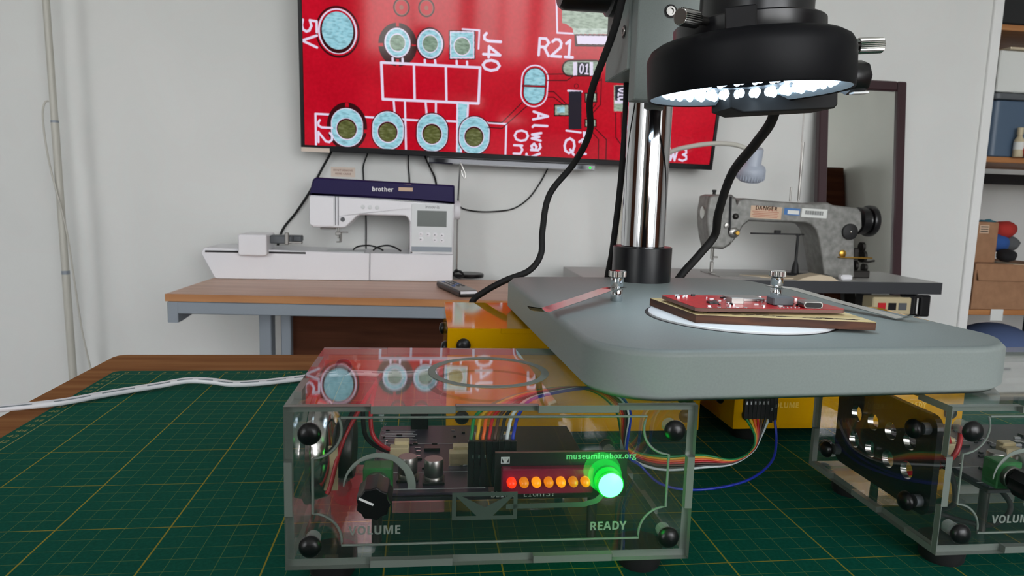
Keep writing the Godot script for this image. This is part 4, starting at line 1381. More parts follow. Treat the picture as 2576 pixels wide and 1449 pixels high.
func build_tv() -> void:
	var t := thing("television", "large wall television showing a magnified red circuit board", "television", v3(0.56, 0.272, -1.851))
	t.basis = Basis.from_euler(v3(deg_to_rad(8.81), deg_to_rad(0.1), deg_to_rad(-0.68)))
	var W := 1.43
	var H := 0.82
	part(t, "back_shell", MB.new().box(v3(0, H / 2, -0.030), v3(W, H, 0.045), 0.006), M.black_matte)
	part(t, "back_bulge", MB.new().box(v3(0, H * 0.42, -0.065), v3(W * 0.7, H * 0.6, 0.035), 0.01), M.black_matte)
	# mount that carries it on the wall
	part(t, "wall_mount", MB.new().at(v3(0, 0.30, -0.080)).box(v3(0, 0, -0.055), v3(0.3, 0.2, 0.08), 0.004), M.dark_steel)
	var bz := MB.new()
	var b := 0.0125
	bz.box(v3(0, b * 0.75, 0), v3(W, b * 1.5, 0.016), 0.002)
	bz.box(v3(0, H - b / 2, 0), v3(W, b, 0.016), 0.002)
	for s in [-1, 1]:
		bz.box(v3(s * (W - b) / 2, H / 2, 0), v3(b, H - 2.5 * b, 0.016), 0.002)
	part(t, "bezel", bz, M.black_satin, "thin black bezel")
	var sm := mat("tv_screen", c8(8, 8, 9), 0.08, 0.0, 0.5)
	sm.emission_enabled = true
	sm.emission = Color.BLACK
	sm.emission_energy_multiplier = 0.92
	sm.emission_texture = screen_picture()
	var q := MB.new()
	var f := Vector3(0, 0, 1)
	var p := [v3(-W / 2 + b, b * 1.5, 0.004), v3(W / 2 - b, b * 1.5, 0.004), v3(W / 2 - b, H - b, 0.004), v3(-W / 2 + b, H - b, 0.004)]
	var uv := []
	for k in p:
		uv.append(Vector2(k.x / W + 0.5, 1.0 - k.y / H))
	q.tri(p[0], p[1], p[2], f, f, f, uv[0], uv[1], uv[2])
	q.tri(p[0], p[2], p[3], f, f, f, uv[0], uv[2], uv[3])
	part(t, "screen", q, sm, "glossy lit screen with a red circuit board picture")
	part(t, "label_strip", MB.new().box(v3(-W / 2 + 0.047, 0.004, 0.0086), v3(0.092, 0.014, 0.0006)), M.label_peach, "pale label on the lower corner")
	var sb := part(t, "chrome_bar", MB.new().box(v3(-0.005, -0.0115, -0.004), v3(0.585, 0.022, 0.022), 0.004), M.chrome, "chrome bar below the screen")
	part(sb, "bar_underside", MB.new().box(v3(0.09, -0.0195, -0.006), v3(0.36, 0.006, 0.016), 0.002), M.black_satin)
	part(t, "power_lamp", MB.new().at(v3(0.268, -0.012, 0.0072)).ball(0.0045, 12), glow("power_lamp", Color(0.05, 1.0, 0.25), 1.2), "small green power light")
	var al := AreaLight3D.new()
	al.name = "screen_light"
	al.area_size = Vector2(W - 0.03, H - 0.04)
	al.area_normalize_energy = true
	al.light_color = Color(0.9, 0.25, 0.3)
	al.light_energy = 0.01
	al.area_range = 8.0
	al.area_attenuation = 2.0
	al.shadow_enabled = true
	t.add_child(al)
	al.position = v3(0, H / 2, 0.012)
	al.rotation.y = PI
	# cables hanging below, behind the sewing machine
	var cabs := [
		["black cable slanting down left behind the sewing machine", [v3(-0.0656, 0.33, -1.93), v3(-0.0656, 0.288, -1.925), v3(-0.10, 0.222, -1.93), v3(-0.1401, 0.1467, -1.935), v3(-0.19, 0.07, -1.94), v3(-0.2352, 0.0098, -1.94), v3(-0.255, -0.06, -1.94), v3(-0.258, -0.139, -1.925)], 0.0042],
		["thin black cable hanging beside the paper note", [v3(0.066, 0.34, -1.93), v3(0.0558, 0.283, -1.93), v3(0.041, 0.24, -1.935), v3(0.041, 0.196, -1.94), v3(0.05, 0.05, -1.94), v3(0.05, -0.139, -1.93)], 0.0026],
		["thin black cable hanging straight above the purple cover", [v3(0.196, 0.34, -1.93), v3(0.1953, 0.281, -1.93), v3(0.1965, 0.235, -1.94), v3(0.2003, 0.1916, -1.94), v3(0.205, 0.04, -1.94), v3(0.2, -0.139, -1.93)], 0.0026],
		["black cable bending right above the sewing machine", [v3(0.235, 0.34, -1.93), v3(0.2547, 0.276, -1.93), v3(0.272, 0.24, -1.935), v3(0.2936, 0.1876, -1.94), v3(0.31, 0.05, -1.94), v3(0.31, -0.139, -1.93)], 0.0032],
		["black cable sagging across the wall below the chrome bar", [v3(0.71, 0.30, -1.93), v3(0.6923, 0.2497, -1.935), v3(0.665, 0.195, -1.94), v3(0.6265, 0.1413, -1.94), v3(0.575, 0.105, -1.94), v3(0.5125, 0.0927, -1.94), v3(0.445, 0.0905, -1.94), v3(0.391, 0.0994, -1.94), v3(0.36, 0.12, -1.935), v3(0.345, 0.05, -1.935), v3(0.345, -0.139, -1.93)], 0.0026],
	]
	for c in cabs:
		one("hanging_cable", MB.new().tube(smooth(c[1], 6), c[2], 8), M.black_rubber, c[0], "cable", "cables hanging below the television")
	var n := thing("wall_note", "small peach paper note taped to the wall above the sewing machine", "note", v3(-0.030, 0.2150, -1.9495))
	part(n, "paper", MB.new().box(v3(0, 0, 0.0006), v3(0.083, 0.034, 0.0008)), M.label_peach)
	part(n, "lettering", MB.new().at(v3(0, 0.006, 0.0010)).add(text("DON'T REMOVE", 0.0066, 0.0003, "Droid Sans", 700)), M.ink_note)
	part(n, "lettering", MB.new().at(v3(0, -0.006, 0.0010)).add(text("HDMI CABLE", 0.0066, 0.0003, "Droid Sans", 700)), M.ink_note)

# ---------------------------------------------------------------- desk and home sewing machine
func build_desk() -> void:
	# front left corner near x -0.4455, z -1.396
	var d := thing("office_desk", "beech office desk with a grey steel frame under the white sewing machine", "desk", v3(-0.4455, -0.14, -1.396), deg_to_rad(-4.0))
	var w := 1.02
	var dp := 0.47
	part(d, "desk_top", MB.new().box(v3(w / 2, -0.0095, -dp / 2), v3(w, 0.019, dp), 0.0015), M.beech)
	part(d, "front_lipping", MB.new().box(v3(w / 2, -0.0100, 0.0008), v3(w, 0.0205, 0.002), 0.0006), M.beech_edge)
	part(d, "front_rail", MB.new().box(v3(w / 2 + 0.010, -0.038, -0.014), v3(w - 0.04, 0.034, 0.024), 0.002), M.steel_grey)
	for s in [0.018, w - 0.018]:
		var e := part(d, "end_bracket", MB.new().at(v3(s - 0.0145, 0, 0), SIDE).prism(pv([0.002, -0.080, 0.030, -0.080, dp - 0.06, -0.045, dp - 0.06, -0.022, 0.002, -0.022]), 0, 0.029, 0.002), M.steel_grey)
	for s in [0.215, w - 0.215]:
		part(d, "leg", MB.new().box(v3(s, -0.395, -0.20), v3(0.036, 0.67, 0.045), 0.002), M.steel_grey)
		part(d, "leg_channel", MB.new().box(v3(s + 0.055, -0.395, -0.22), v3(0.030, 0.67, 0.035), 0.002), M.steel_grey)
		part(d, "foot_bar", MB.new().box(v3(s, -0.705, -dp / 2), v3(0.045, 0.030, dp - 0.03), 0.004), M.steel_grey)
	part(d, "modesty_panel", MB.new().box(v3(w / 2 + 0.02, -0.30, -0.235), v3(w - 0.48, 0.52, 0.016), 0.001), M.panel_wood, "brown wooden modesty panel")

func build_home_machine() -> void:
	# world x and y kept, local origin on the desk top
	var o := v3(0, -0.14, -1.815)
	var s := thing("sewing_machine", "white computer sewing machine with a purple top cover and embroidery unit", "sewing machine", v3(0.0, -0.1395, -1.815))
	var zf := 0.085
	var zb := -0.085
	var em := fillet(pv([-0.408, 0.0, 0.0779, 0.0, 0.0779, 0.091, -0.438, 0.100, -0.449, 0.082]), [0.012, 0.002, 0.004, 0.010, 0.012], 4)
	var eu := part(s, "embroidery_unit", MB.new().prism(em, zb, zf, 0.003), M.white_plastic, "long white embroidery unit")
	part(eu, "slot", MB.new().box(v3(-0.280, 0.0875, zf - 0.0010), v3(0.310, 0.0062, 0.004)), M.black_matte)
	var cg := part(eu, "carriage", MB.new().at(v3(-0.2837, 0.1125, 0)).prism(rrect(0.088, 0.068, 0.008), zf - 0.10, zf + 0.030, 0.004), M.white_plastic, "white carriage of the embroidery unit")
	part(cg, "carriage_arm", MB.new().box(v3(-0.205, 0.128, 0.045), v3(0.070, 0.026, 0.05), 0.003).box(v3(-0.17, 0.130, 0.020), v3(0.05, 0.020, 0.04), 0.003), M.steel_dark)
	part(cg, "hoop_clamp", MB.new().box(v3(-0.185, 0.132, 0.075), v3(0.012, 0.040, 0.012), 0.002).box(v3(-0.165, 0.120, 0.070), v3(0.055, 0.006, 0.018), 0.001), M.brushed_steel)
	var lo := fillet(pv([0.0782, 0.0, 0.349, 0.0, 0.351, 0.092, 0.0782, 0.092]), [0.002, 0.010, 0.002, 0.002], 4)
	part(s, "base", MB.new().prism(lo, zb, zf, 0.003), M.white_plastic)
	var body := fillet(pv([0.2055, 0.088, 0.3505, 0.088, 0.3515, 0.262, -0.1135, 0.276, -0.1145, 0.195, -0.1060, 0.171, 0.000, 0.171, 0.042, 0.214, 0.196, 0.2145, 0.2055, 0.195]), [0.001, 0.002, 0.002, 0.003, 0.010, 0.008, 0.010, 0.020, 0.014, 0.010], 5)
	part(s, "body", MB.new().prism(body, zb + 0.01, zf - 0.004, 0.005), M.white_plastic)
	var cov := fillet(pv([-0.1145, 0.2735, 0.12, 0.2690, 0.3515, 0.2575, 0.3505, 0.3190, -0.1000, 0.3310]), [0.002, 0.05, 0.002, 0.006, 0.016], 5)
	var cv := part(s, "top_cover", MB.new().prism(cov, zb + 0.006, zf, 0.007), M.purple_plastic, "dark purple top cover")
	part(cv, "cover_ridge", MB.new().prism(pv([-0.108, 0.2935, 0.12, 0.2900, 0.350, 0.2790, 0.350, 0.2800, 0.12, 0.2912, -0.108, 0.2948]), zf - 0.002, zf + 0.0015), M.purple_plastic)
	part(cv, "lettering", MB.new().at(v3(0.118, 0.2985, zf)).add(text("brother", 0.0135, 0.0008, "Droid Sans", 700)), M.ink_white, "white maker's name on the purple cover")
	part(cv, "sticker", MB.new().box(v3(0.192, 0.3010, zf), v3(0.046, 0.012, 0.0012), 0.0004).box(v3(0.197, 0.3140, zf - 0.001), v3(0.026, 0.006, 0.001)), M.sticker_beige)
	part(s, "face_plate", MB.new().prism(fillet(pv([-0.112, 0.178, -0.036, 0.176, -0.036, 0.268, -0.112, 0.270]), [0.008, 0.004, 0.002, 0.002], 3), zf - 0.005, zf - 0.0015, 0.001), M.white_plastic)
	for sx in [-0.0315, -0.0225]:
		part(s, "thread_slot", MB.new().box(v3(sx, 0.226, zf - 0.0035), v3(0.0022, 0.094, 0.003)), M.ink_grey)
	part(s, "round_button", MB.new().at(v3(-0.0085, 0.1985, zf - 0.004), Basis(Vector3.RIGHT, PI / 2)).cyl(0.0075, 0, 0.0012, 0.0004, 20), M.ink_grey)
	for i in 3:
		part(s, "control_button", MB.new().at(v3(0.0555 + i * 0.0225, 0.2405 - i * 0.0006, zf - 0.004), Basis(Vector3.RIGHT, PI / 2)).lathe(pv([0, 0, 0.0068, 0, 0.0068, 0.0008, 0.0060, 0.0014, 0, 0.0014]), 20), M.grey_plastic)
	# needle bar, foot and needle
	part(s, "needle_bar", MB.new().at(v3(-0.026, 0.135, 0.045)).cyl(0.0035, 0, 0.038, 0.0005, 14), M.polished_steel)
	part(s, "needle_clamp", MB.new().box(v3(-0.026, 0.150, 0.045), v3(0.020, 0.012, 0.012), 0.002).box(v3(-0.058, 0.166, 0.05), v3(0.05, 0.006, 0.014), 0.002), M.brushed_steel)
	part(s, "presser_foot", MB.new().box(v3(-0.018, 0.136, 0.052), v3(0.008, 0.026, 0.010), 0.002).box(v3(-0.024, 0.1235, 0.052), v3(0.016, 0.003, 0.018), 0.001).box(v3(-0.005, 0.155, 0.052), v3(0.022, 0.005, 0.006), 0.001), M.polished_steel)
	part(s, "needle_plate", MB.new().box(v3(-0.020, 0.0925, 0.030), v3(0.16, 0.002, 0.085), 0.0006), M.grey_plastic)
	# panel with display
	var pn := part(s, "control_panel", MB.new().prism(rrect(0.134, 0.160, 0.006, Vector2(0.2785, 0.1765)), zf - 0.005, zf - 0.0020, 0.001), M.grey_plastic, "pale grey control panel")
	part(pn, "display", MB.new().box(v3(0.278, 0.2080, zf - 0.0018), v3(0.096, 0.052, 0.0016), 0.0004), M.lcd_grey, "grey display")
	part(pn, "lettering", MB.new().at(v3(0.279, 0.2460, zf - 0.0018)).add(text("innov-is", 0.0095, 0.0006)), M.ink_grey)
	for q in [[0.243, 0.157], [0.266, 0.156], [0.289, 0.155], [0.312, 0.154], [0.243, 0.140], [0.289, 0.138], [0.312, 0.137]]:
		part(pn, "key", MB.new().at(v3(q[0], q[1], zf - 0.0021), Basis(Vector3.RIGHT, PI / 2)).lathe(pv([0, 0, 0.0080, 0, 0.0080, 0.0006, 0.0072, 0.0012, 0, 0.0012]), 18), M.white_plastic)
		part(pn, "key_symbol", MB.new().at(v3(q[0], q[1], zf - 0.0008)).prism(pv([-0.003, -0.002, 0.0035, 0, -0.003, 0.002]), 0, 0.0003), M.ink_grey)
	part(pn, "panel_band", MB.new().box(v3(0.2785, 0.1080, zf - 0.0018), v3(0.132, 0.016, 0.001)), M.steel_grey)
	part(s, "hand_wheel", MB.new().at(v3(0.3510, 0.2360, 0.01), Basis(v3(0, 0, 1), v3(1, 0, 0), v3(0, 1, 0))).lathe(pv([0, 0, 0.030, 0, 0.0315, 0.002, 0.0315, 0.019, 0.029, 0.0225, 0, 0.0225]), 36), M.white_plastic, "white hand wheel")
	# leads lying on the machine bed
	var c1 := one("bed_lead", MB.new().tube(smooth([v3(0.018, -0.0440, -1.795), v3(0.035, -0.0330, -1.800), v3(0.070, -0.0290, -1.805), v3(0.100, -0.0360, -1.800), v3(0.118, -0.0440, -1.795)], 6), 0.0028, 8), M.black_rubber, "short black lead arching over the sewing machine bed", "lead", "leads on the sewing machine bed")
	var c2 := one("bed_lead", MB.new().tube(smooth([v3(0.085, -0.0440, -1.785), v3(0.100, -0.0330, -1.790), v3(0.130, -0.0270, -1.795), v3(0.155, -0.0320, -1.790), v3(0.178, -0.0440, -1.785)], 6), 0.0028, 8), M.black_rubber, "black lead arching beside the control panel column", "lead", "leads on the sewing machine bed")

# ---------------------------------------------------------------- industrial sewing machine
func build_factory_machine() -> void:
	var ty := -0.0913
	var t := thing("sewing_table", "grey industrial sewing table with a thick dark edge", "table", v3(1.345, ty, -1.665))
	# local x -0.603..0.605, z -0.20..0.20
	part(t, "table_top", MB.new().box(v3(0, -0.0190, 0), v3(1.205, 0.038, 0.326), 0.001), M.grey_laminate)
	part(t, "edge_band", MB.new().box(v3(0.05, -0.0195, 0.1640), v3(1.106, 0.0385, 0.0026), 0.0006), M.black_edge)
	for sx in [-0.55, 0.52]:
		for sz in [-0.12, 0.12]:
			part(t, "leg", MB.new().box(v3(sx, -0.404, sz), v3(0.045, 0.73, 0.03), 0.002), M.black_matte)
		part(t, "foot_bar", MB.new().box(v3(sx, -0.750, 0), v3(0.05, 0.032, 0.33), 0.003), M.black_matte)
	part(t, "cross_bar", MB.new().box(v3(0, -0.52, -0.12), v3(1.06, 0.05, 0.02), 0.002), M.black_matte)
	var sb := part(t, "switch_box", MB.new().box(v3(0.4315, -0.0790, 0.135), v3(0.137, 0.058, 0.06), 0.004), M.beige_plastic, "beige switch box under the table")
	for i in 3:
		part(sb, "switch_key", MB.new().box(v3(0.394 + 0.037 * i, -0.0800, 0.1655), v3(0.028, 0.024, 0.003), 0.0008), [M.red_plastic, M.black_plastic, M.steel_dark][i])
	var kb := fillet(pv([-0.050, -0.036, 0.050, -0.036, 0.050, 0.036, -0.050, 0.036]), [0.010, 0.012, 0.002, 0.002], 4)
	part(t, "black_bracket", MB.new().at(v3(0.522, -0.0790, 0.150)).box(v3(-0.028, 0, 0), v3(0.045, 0.072, 0.020), 0.004).box(v3(0.034, 0, 0), v3(0.034, 0.072, 0.020), 0.004).box(v3(0.006, 0.031, 0), v3(0.024, 0.010, 0.018), 0.002).box(v3(0.006, -0.032, 0), v3(0.024, 0.008, 0.018), 0.002), M.black_plastic)
	part(t, "motor", MB.new().at(v3(0.05, -0.20, 0.0), Basis(v3(0, 0, 1), v3(1, 0, 0), v3(0, 1, 0))).cyl(0.09, -0.14, 0.14, 0.01, 28), M.black_matte)

	var s := thing("industrial_sewing_machine", "worn grey cast-iron industrial sewing machine with a black hand wheel", "sewing machine", v3(0, ty, -1.66))
	var Y := Transform3D(Basis(), v3(0, -ty, 0))
	var body: PackedVector2Array = PackedVector2Array([Vector2(1.252, 0.01), Vector2(1.278, 0.045), Vector2(1.292, 0.075), Vector2(1.311, 0.091), Vector2(1.507, 0.09), Vector2(1.529, 0.083), Vector2(1.547, 0.066), Vector2(1.559, 0.038), Vector2(1.576, -0.024), Vector2(1.59, -0.082), Vector2(1.621, -0.093), Vector2(1.704, -0.092), Vector2(1.69, 0.045), Vector2(1.715, 0.081), Vector2(1.707, 0.131), Vector2(1.69, 0.145), Vector2(1.602, 0.152), Vector2(1.582, 0.16), Vector2(1.536, 0.155), Vector2(1.37, 0.16), Vector2(1.292, 0.166), Vector2(1.271, 0.16), Vector2(1.267, 0.147), Vector2(1.261, 0.167), Vector2(1.24, 0.168)])
	var head: PackedVector2Array = PackedVector2Array([Vector2(1.165, 0.115), Vector2(1.169, 0.072), Vector2(1.177, 0.034), Vector2(1.189, -0.001), Vector2(1.232, -0.003), Vector2(1.254, 0.01), Vector2(1.274, 0.045), Vector2(1.268, 0.139), Vector2(1.261, 0.167), Vector2(1.25, 0.176), Vector2(1.188, 0.175), Vector2(1.171, 0.169)])
	var zf := 0.060
	var zb := -0.050
	part(s, "body", MB.new().at(v3(0, -ty, 0)).prism(body, zb, zf, 0.008), M.cast_grey, "grey cast arm and column")
	part(s, "head", MB.new().at(v3(0, -ty, 0)).prism(head, zb + 0.012, zf - 0.004, 0.010), M.cast_grey, "grey machine head")
	part(s, "bed_plate", MB.new().box(v3(1.45, 0.0012, 0.005), v3(0.48, 0.0022, 0.16), 0.0006), M.brushed_steel)
	part(s, "head_slot", MB.new().at(v3(1.2435, -ty + 0.110, zf - 0.001), Basis(Vector3.BACK, 0.03)).box(Vector3.ZERO, v3(0.006, 0.120, 0.008), 0.001), M.black_matte)
	part(s, "oil_cap", MB.new().at(v3(1.2050, -ty + 0.172, 0.01)).lathe(pv([0, 0, 0.006, 0, 0.005, 0.010, 0.007, 0.012, 0.007, 0.018, 0, 0.019]), 14), M.black_matte)
	part(s, "round_guard", MB.new().at(v3(1.1680, -ty + 0.115, 0.02), Basis(v3(0, 0, 1), v3(-1, 0, 0), v3(0, -1, 0))).lathe(pv([0, 0, 0.020, 0, 0.020, 0.004, 0.010, 0.008, 0, 0.008]), 24), M.polished_steel)
	part(s, "side_screw", MB.new().at(v3(1.262, -ty + 0.106, zf), Basis(Vector3.RIGHT, PI / 2)).ball(0.0105, 18, 0.0), M.dark_steel)
	var td := part(s, "thread_tension", MB.new().at(v3(1.2600, -ty + 0.053, zf - 0.004), Basis(Vector3.RIGHT, PI / 2)).lathe(pv([0, 0, 0.015, 0, 0.017, 0.003, 0.012, 0.006, 0.017, 0.009, 0.012, 0.012, 0.006, 0.013, 0.006, 0.022, 0, 0.022]), 24), M.brushed_steel)
	part(td, "tension_knob", MB.new().at(v3(1.2620, -ty + 0.053, zf + 0.018), Basis(Vector3.RIGHT, PI / 2)).cyl(0.007, 0, 0.008, 0.001, 16), M.brass)
	part(s, "thread_guide", MB.new().at(v3(1.2335, -ty + 0.075, zf), Basis(Vector3.RIGHT, PI / 2)).lathe(pv([0, 0, 0.008, 0, 0.008, 0.004, 0, 0.005]), 16), M.brushed_steel)
	part(s, "needle_bar", MB.new().at(v3(1.2085, -ty - 0.038, 0.015)).cyl(0.005, 0, 0.06, 0.0006, 14), M.polished_steel)
	part(s, "presser_bar", MB.new().at(v3(1.2185, -ty - 0.045, 0.0)).cyl(0.004, 0, 0.06, 0.0006, 12).box(v3(0.004, 0.012, 0.01), v3(0.018, 0.006, 0.008), 0.001), M.polished_steel)
	part(s, "presser_foot", MB.new().box(v3(1.2105, -ty - 0.065, 0.015), v3(0.010, 0.036, 0.010), 0.002).box(v3(1.2115, 0.0045, 0.018), v3(0.016, 0.004, 0.026), 0.001), M.brushed_steel)
	# hand wheel and its small companion
	var X := Basis(v3(0, 0, 1), v3(1, 0, 0), v3(0, 1, 0))
	part(s, "hand_wheel", MB.new().at(v3(1.722, -ty + 0.1010, 0.005), X).lathe(pv([0, 0, 0.040, 0, 0.0465, 0.004, 0.0465, 0.028, 0.040, 0.030, 0.042, 0.036, 0.0520, 0.038, 0.0535, 0.042, 0.0535, 0.055, 0.050, 0.060, 0.030, 0.062, 0, 0.062]), 44), M.black_plastic, "black hand wheel")
	part(s, "dial_disc", MB.new().at(v3(1.6650, -ty + 0.0650, zf), Basis(Vector3.RIGHT, PI / 2)).lathe(pv([0, 0, 0.0265, 0, 0.0270, 0.002, 0.0270, 0.008, 0.024, 0.010, 0, 0.010]), 32), M.black_matte, "black stitch dial")
	part(s, "dial_screw", MB.new().at(v3(1.6650, -ty + 0.0650, zf + 0.010), Basis(Vector3.RIGHT, PI / 2)).ball(0.004, 12, 0.0), M.polished_steel)
	# thread winder on the table behind the column
	var wd := part(s, "thread_winder", MB.new().box(v3(1.722, 0.0125, 0.03), v3(0.075, 0.025, 0.05), 0.003).box(v3(1.718, 0.055, 0.02), v3(0.020, 0.090, 0.022), 0.003), M.dark_steel, "dark thread winder")
	for q in [[1.736, 0.105, 0.016], [1.742, 0.072, 0.021], [1.716, 0.040, 0.017], [1.752, 0.034, 0.014]]:
		part(wd, "winder_wheel", MB.new().at(v3(q[0], q[1], 0.03), X).lathe(pv([0, -0.005, q[2], -0.005, q[2], 0.005, q[2] * 0.5, 0.007, 0, 0.007]), 24), M.dark_steel)
	part(wd, "winder_rod", MB.new().tube(PackedVector3Array([v3(1.73, 0.060, 0.03), v3(1.770, 0.052, 0.02), v3(1.800, 0.056, 0.01)]), 0.004, 8), M.dark_steel)
	part(wd, "winder_plate", MB.new().box(v3(1.690, 0.0705, zf + 0.008), v3(0.115, 0.004, 0.020), 0.001), M.brass)
	part(wd, "brass_screw", MB.new().at(v3(1.648, 0.083, zf), Basis(Vector3.RIGHT, PI / 2)).lathe(pv([0, 0, 0.012, 0, 0.012, 0.004, 0.006, 0.007, 0, 0.007]), 20), M.brass)
	# knee-lift stand seen under the arm
	var kl := part(s, "lifter_rod", MB.new().at(v3(1.5177, 0, 0.0)).lathe(pv([0, 0.002, 0.034, 0.002, 0.034, 0.006, 0.013, 0.008, 0.010, 0.034, 0.0065, 0.046, 0.0050, 0.050, 0.0045, 0.135, 0.008, 0.137, 0.008, 0.142, 0, 0.142]), 20), M.black_matte)
	part(kl, "lifter_bar", MB.new().box(v3(1.443, 0.1405, 0.0), v3(0.190, 0.005, 0.010), 0.001).box(v3(1.443, 0.147, 0.0), v3(0.02, 0.012, 0.012), 0.001), M.black_matte)
	for q in [[1.5090, 0.165, 0.358, 0.0042], [1.4790, 0.160, 0.208, 0.0030]]:
		part(s, "spool_pin", MB.new().at(v3(q[0], -ty + q[1], 0.0)).cyl(q[3], 0, q[2] - q[1], 0.0005, 10), M.brushed_steel)
	part(s, "thread_stand_rod", MB.new().at(v3(1.5085, -ty + 0.16, 0.0), Basis(Vector3.BACK, 0.02)).cyl(0.0018, 0.0, 0.55, 0.0, 8), M.brushed_steel)
	# stickers
	var k1 := part(s, "warning_sticker", MB.new().at(v3(1.3662, -ty + 0.1212, zf), Basis(Vector3.BACK, -0.035)).box(Vector3.ZERO, v3(0.108, 0.040, 0.0012)), M.sticker_beige, "faded beige sticker headed DANGER")
	part(k1, "lettering", MB.new().at(v3(1.3662, -ty + 0.1345, zf + 0.0004), Basis(Vector3.BACK, -0.035)).add(text("DANGER", 0.014, 0.0004, "Droid Sans", 700)), M.ink_red)
	var sm := MB.new().at(v3(1.3662, -ty + 0.1212, zf + 0.0004), Basis(Vector3.BACK, -0.035))
	for i in 4:
		sm.box(v3(-0.002, 0.002 - i * 0.0055, 0.0003), v3(0.092 - 0.008 * (i % 2), 0.0014, 0.0004))
	part(k1, "print_lines", sm, M.ink_red)
	var k2 := part(s, "blue_sticker", MB.new().at(v3(1.4564, -ty + 0.1262, zf), Basis(Vector3.BACK, -0.035)).box(Vector3.ZERO, v3(0.055, 0.0225, 0.0012)), M.sticker_blue, "small blue and white sticker")
	part(k2, "white_patch", MB.new().at(v3(1.4610, -ty + 0.1245, zf + 0.0004), Basis(Vector3.BACK, -0.035)).box(Vector3.ZERO, v3(0.040, 0.013, 0.0010)), M.sticker_white)
	var k3 := part(s, "barcode_sticker", MB.new().at(v3(1.5352, -ty + 0.1232, zf), Basis(Vector3.BACK, -0.035)).box(Vector3.ZERO, v3(0.090, 0.029, 0.0012)), M.sticker_white, "white sticker with a barcode")
	var bars := MB.new().at(v3(1.5352, -ty + 0.1242, zf + 0.0004), Basis(Vector3.BACK, -0.035))
	for i in 22:
		bars.box(v3(-0.031 + i * 0.0029, 0, 0.0003), v3(0.0012 + 0.0008 * ((i * 7) % 3 == 0 as int), 0.013, 0.0005))
	part(k3, "barcode", bars, M.ink_black)
	# lamp on a bent arm, fixed to the table
	var l := thing("gooseneck_lamp", "white sewing lamp on a grey bent arm above the industrial machine", "lamp", v3(0.93, ty, -1.80))
	var Q := func(p: Vector3) -> Vector3: return p - v3(0.93, ty, -1.80)
	part(l, "bent_arm", MB.new().tube(smooth([Q.call(v3(0.93, -0.091, -1.80)), Q.call(v3(0.93, 0.10, -1.78)), Q.call(v3(0.952, 0.22, -1.72)), Q.call(v3(1.0334, 0.3014, -1.64)), Q.call(v3(1.0979, 0.325, -1.61)), Q.call(v3(1.177, 0.3368, -1.60)), Q.call(v3(1.2441, 0.3350, -1.60)), Q.call(v3(1.290, 0.322, -1.60))], 8), 0.0075, 12), M.pole_white)
	part(l, "clamp_foot", MB.new().at(Vector3.ZERO).lathe(pv([0, 0, 0.03, 0, 0.03, 0.006, 0.012, 0.012, 0, 0.012]), 24), M.pole_white)
	var hb := Basis(Vector3.RIGHT, 0.32) * Basis(Vector3.BACK, 0.04)
	var hd := part(l, "lamp_head", MB.new().at(Q.call(v3(1.3120, 0.2570, -1.615)), hb).lathe(pv([0.030, -0.030, 0.036, -0.034, 0.041, -0.028, 0.0455, -0.010, 0.0450, 0.004, 0.040, 0.014, 0.030, 0.018, 0.0265, 0.022, 0.0262, 0.070, 0.0240, 0.0735, 0.006, 0.0735, 0.006, 0.070, 0, 0.070]), 36), M.lamp_shell, "white ribbed lamp head")
	part(hd, "lamp_hole", MB.new().at(Q.call(v3(1.3120, 0.2570, -1.615)), hb).cyl(0.0065, 0.068, 0.0742, 0.0, 16), M.black_matte)
	var ribs := MB.new().at(Q.call(v3(1.3120, 0.2570, -1.615)), hb)
	for i in 30:
		var a := TAU * i / 30
		ribs.box(v3(cos(a) * 0.0440, -0.018, sin(a) * 0.0440), v3(0.004, 0.018, 0.004), 0.001)
	part(hd, "grip_ribs", ribs, M.lamp_shell)
	# papers and a spool on the table
	one("paper_scrap", MB.new().at(Vector3.ZERO, Basis(Vector3.RIGHT, -PI / 2)).prism(pv([1.30, 1.62, 1.385, 1.545, 1.53, 1.53, 1.50, 1.60, 1.40, 1.63]), 0, 0.003), M.paper_beige, "beige paper scrap lying in front of the industrial machine", "paper", "", v3(0.0, ty + 0.0005, 0.0))
	one("folded_paper", MB.new().prism(pv([1.44, 0, 1.585, 0, 1.560, 0.014, 1.520, 0.020, 1.475, 0.012]), -0.03, 0.03, 0.001), M.paper_beige, "crumpled paper leaning against the industrial machine column", "paper", "", v3(0, ty + 0.0006, -1.535))
	one("white_eraser", MB.new().box(v3(0, 0.009, 0), v3(0.040, 0.018, 0.025), 0.005), M.white_plastic, "small white block beside the crumpled paper", "block", "", v3(1.625, ty + 0.0006, -1.535))
	var cn := thing("plastic_dome", "pale bluish plastic dome on the sewing table behind the chrome post", "dome", v3(0.985, ty, -1.70))
	part(cn, "shell", MB.new().lathe(pv([0, 0, 0.040, 0, 0.042, 0.004, 0.041, 0.030, 0.034, 0.052, 0.020, 0.066, 0, 0.070]), 32), M.cone_pale)
	part(cn, "tip", MB.new().cyl(0.004, 0.068, 0.10, 0.001, 12), M.cone_pale)
	# leaning mirror
	var m := thing("leaning_mirror", "tall mirror in a dark burgundy frame leaning against the wall", "mirror", v3(1.870, FLOOR, -1.762))
	m.rotation.x = -0.110
	var hh := 1.485
	var fr := MB.new()
	var fw := 0.036
	fr.box(v3(-0.170 + fw / 2 - 0.003, hh / 2, 0), v3(fw, hh, 0.03), 0.004)
	fr.box(v3(0.170 - fw / 2 + 0.003, hh / 2, 0), v3(fw, hh, 0.03), 0.004)
	fr.box(v3(0, hh - fw / 2, 0), v3(0.270, fw, 0.03), 0.004)
	fr.box(v3(0, fw / 2, 0), v3(0.270, fw, 0.03), 0.004)
	part(m, "frame", fr, M.burgundy, "dark burgundy frame")
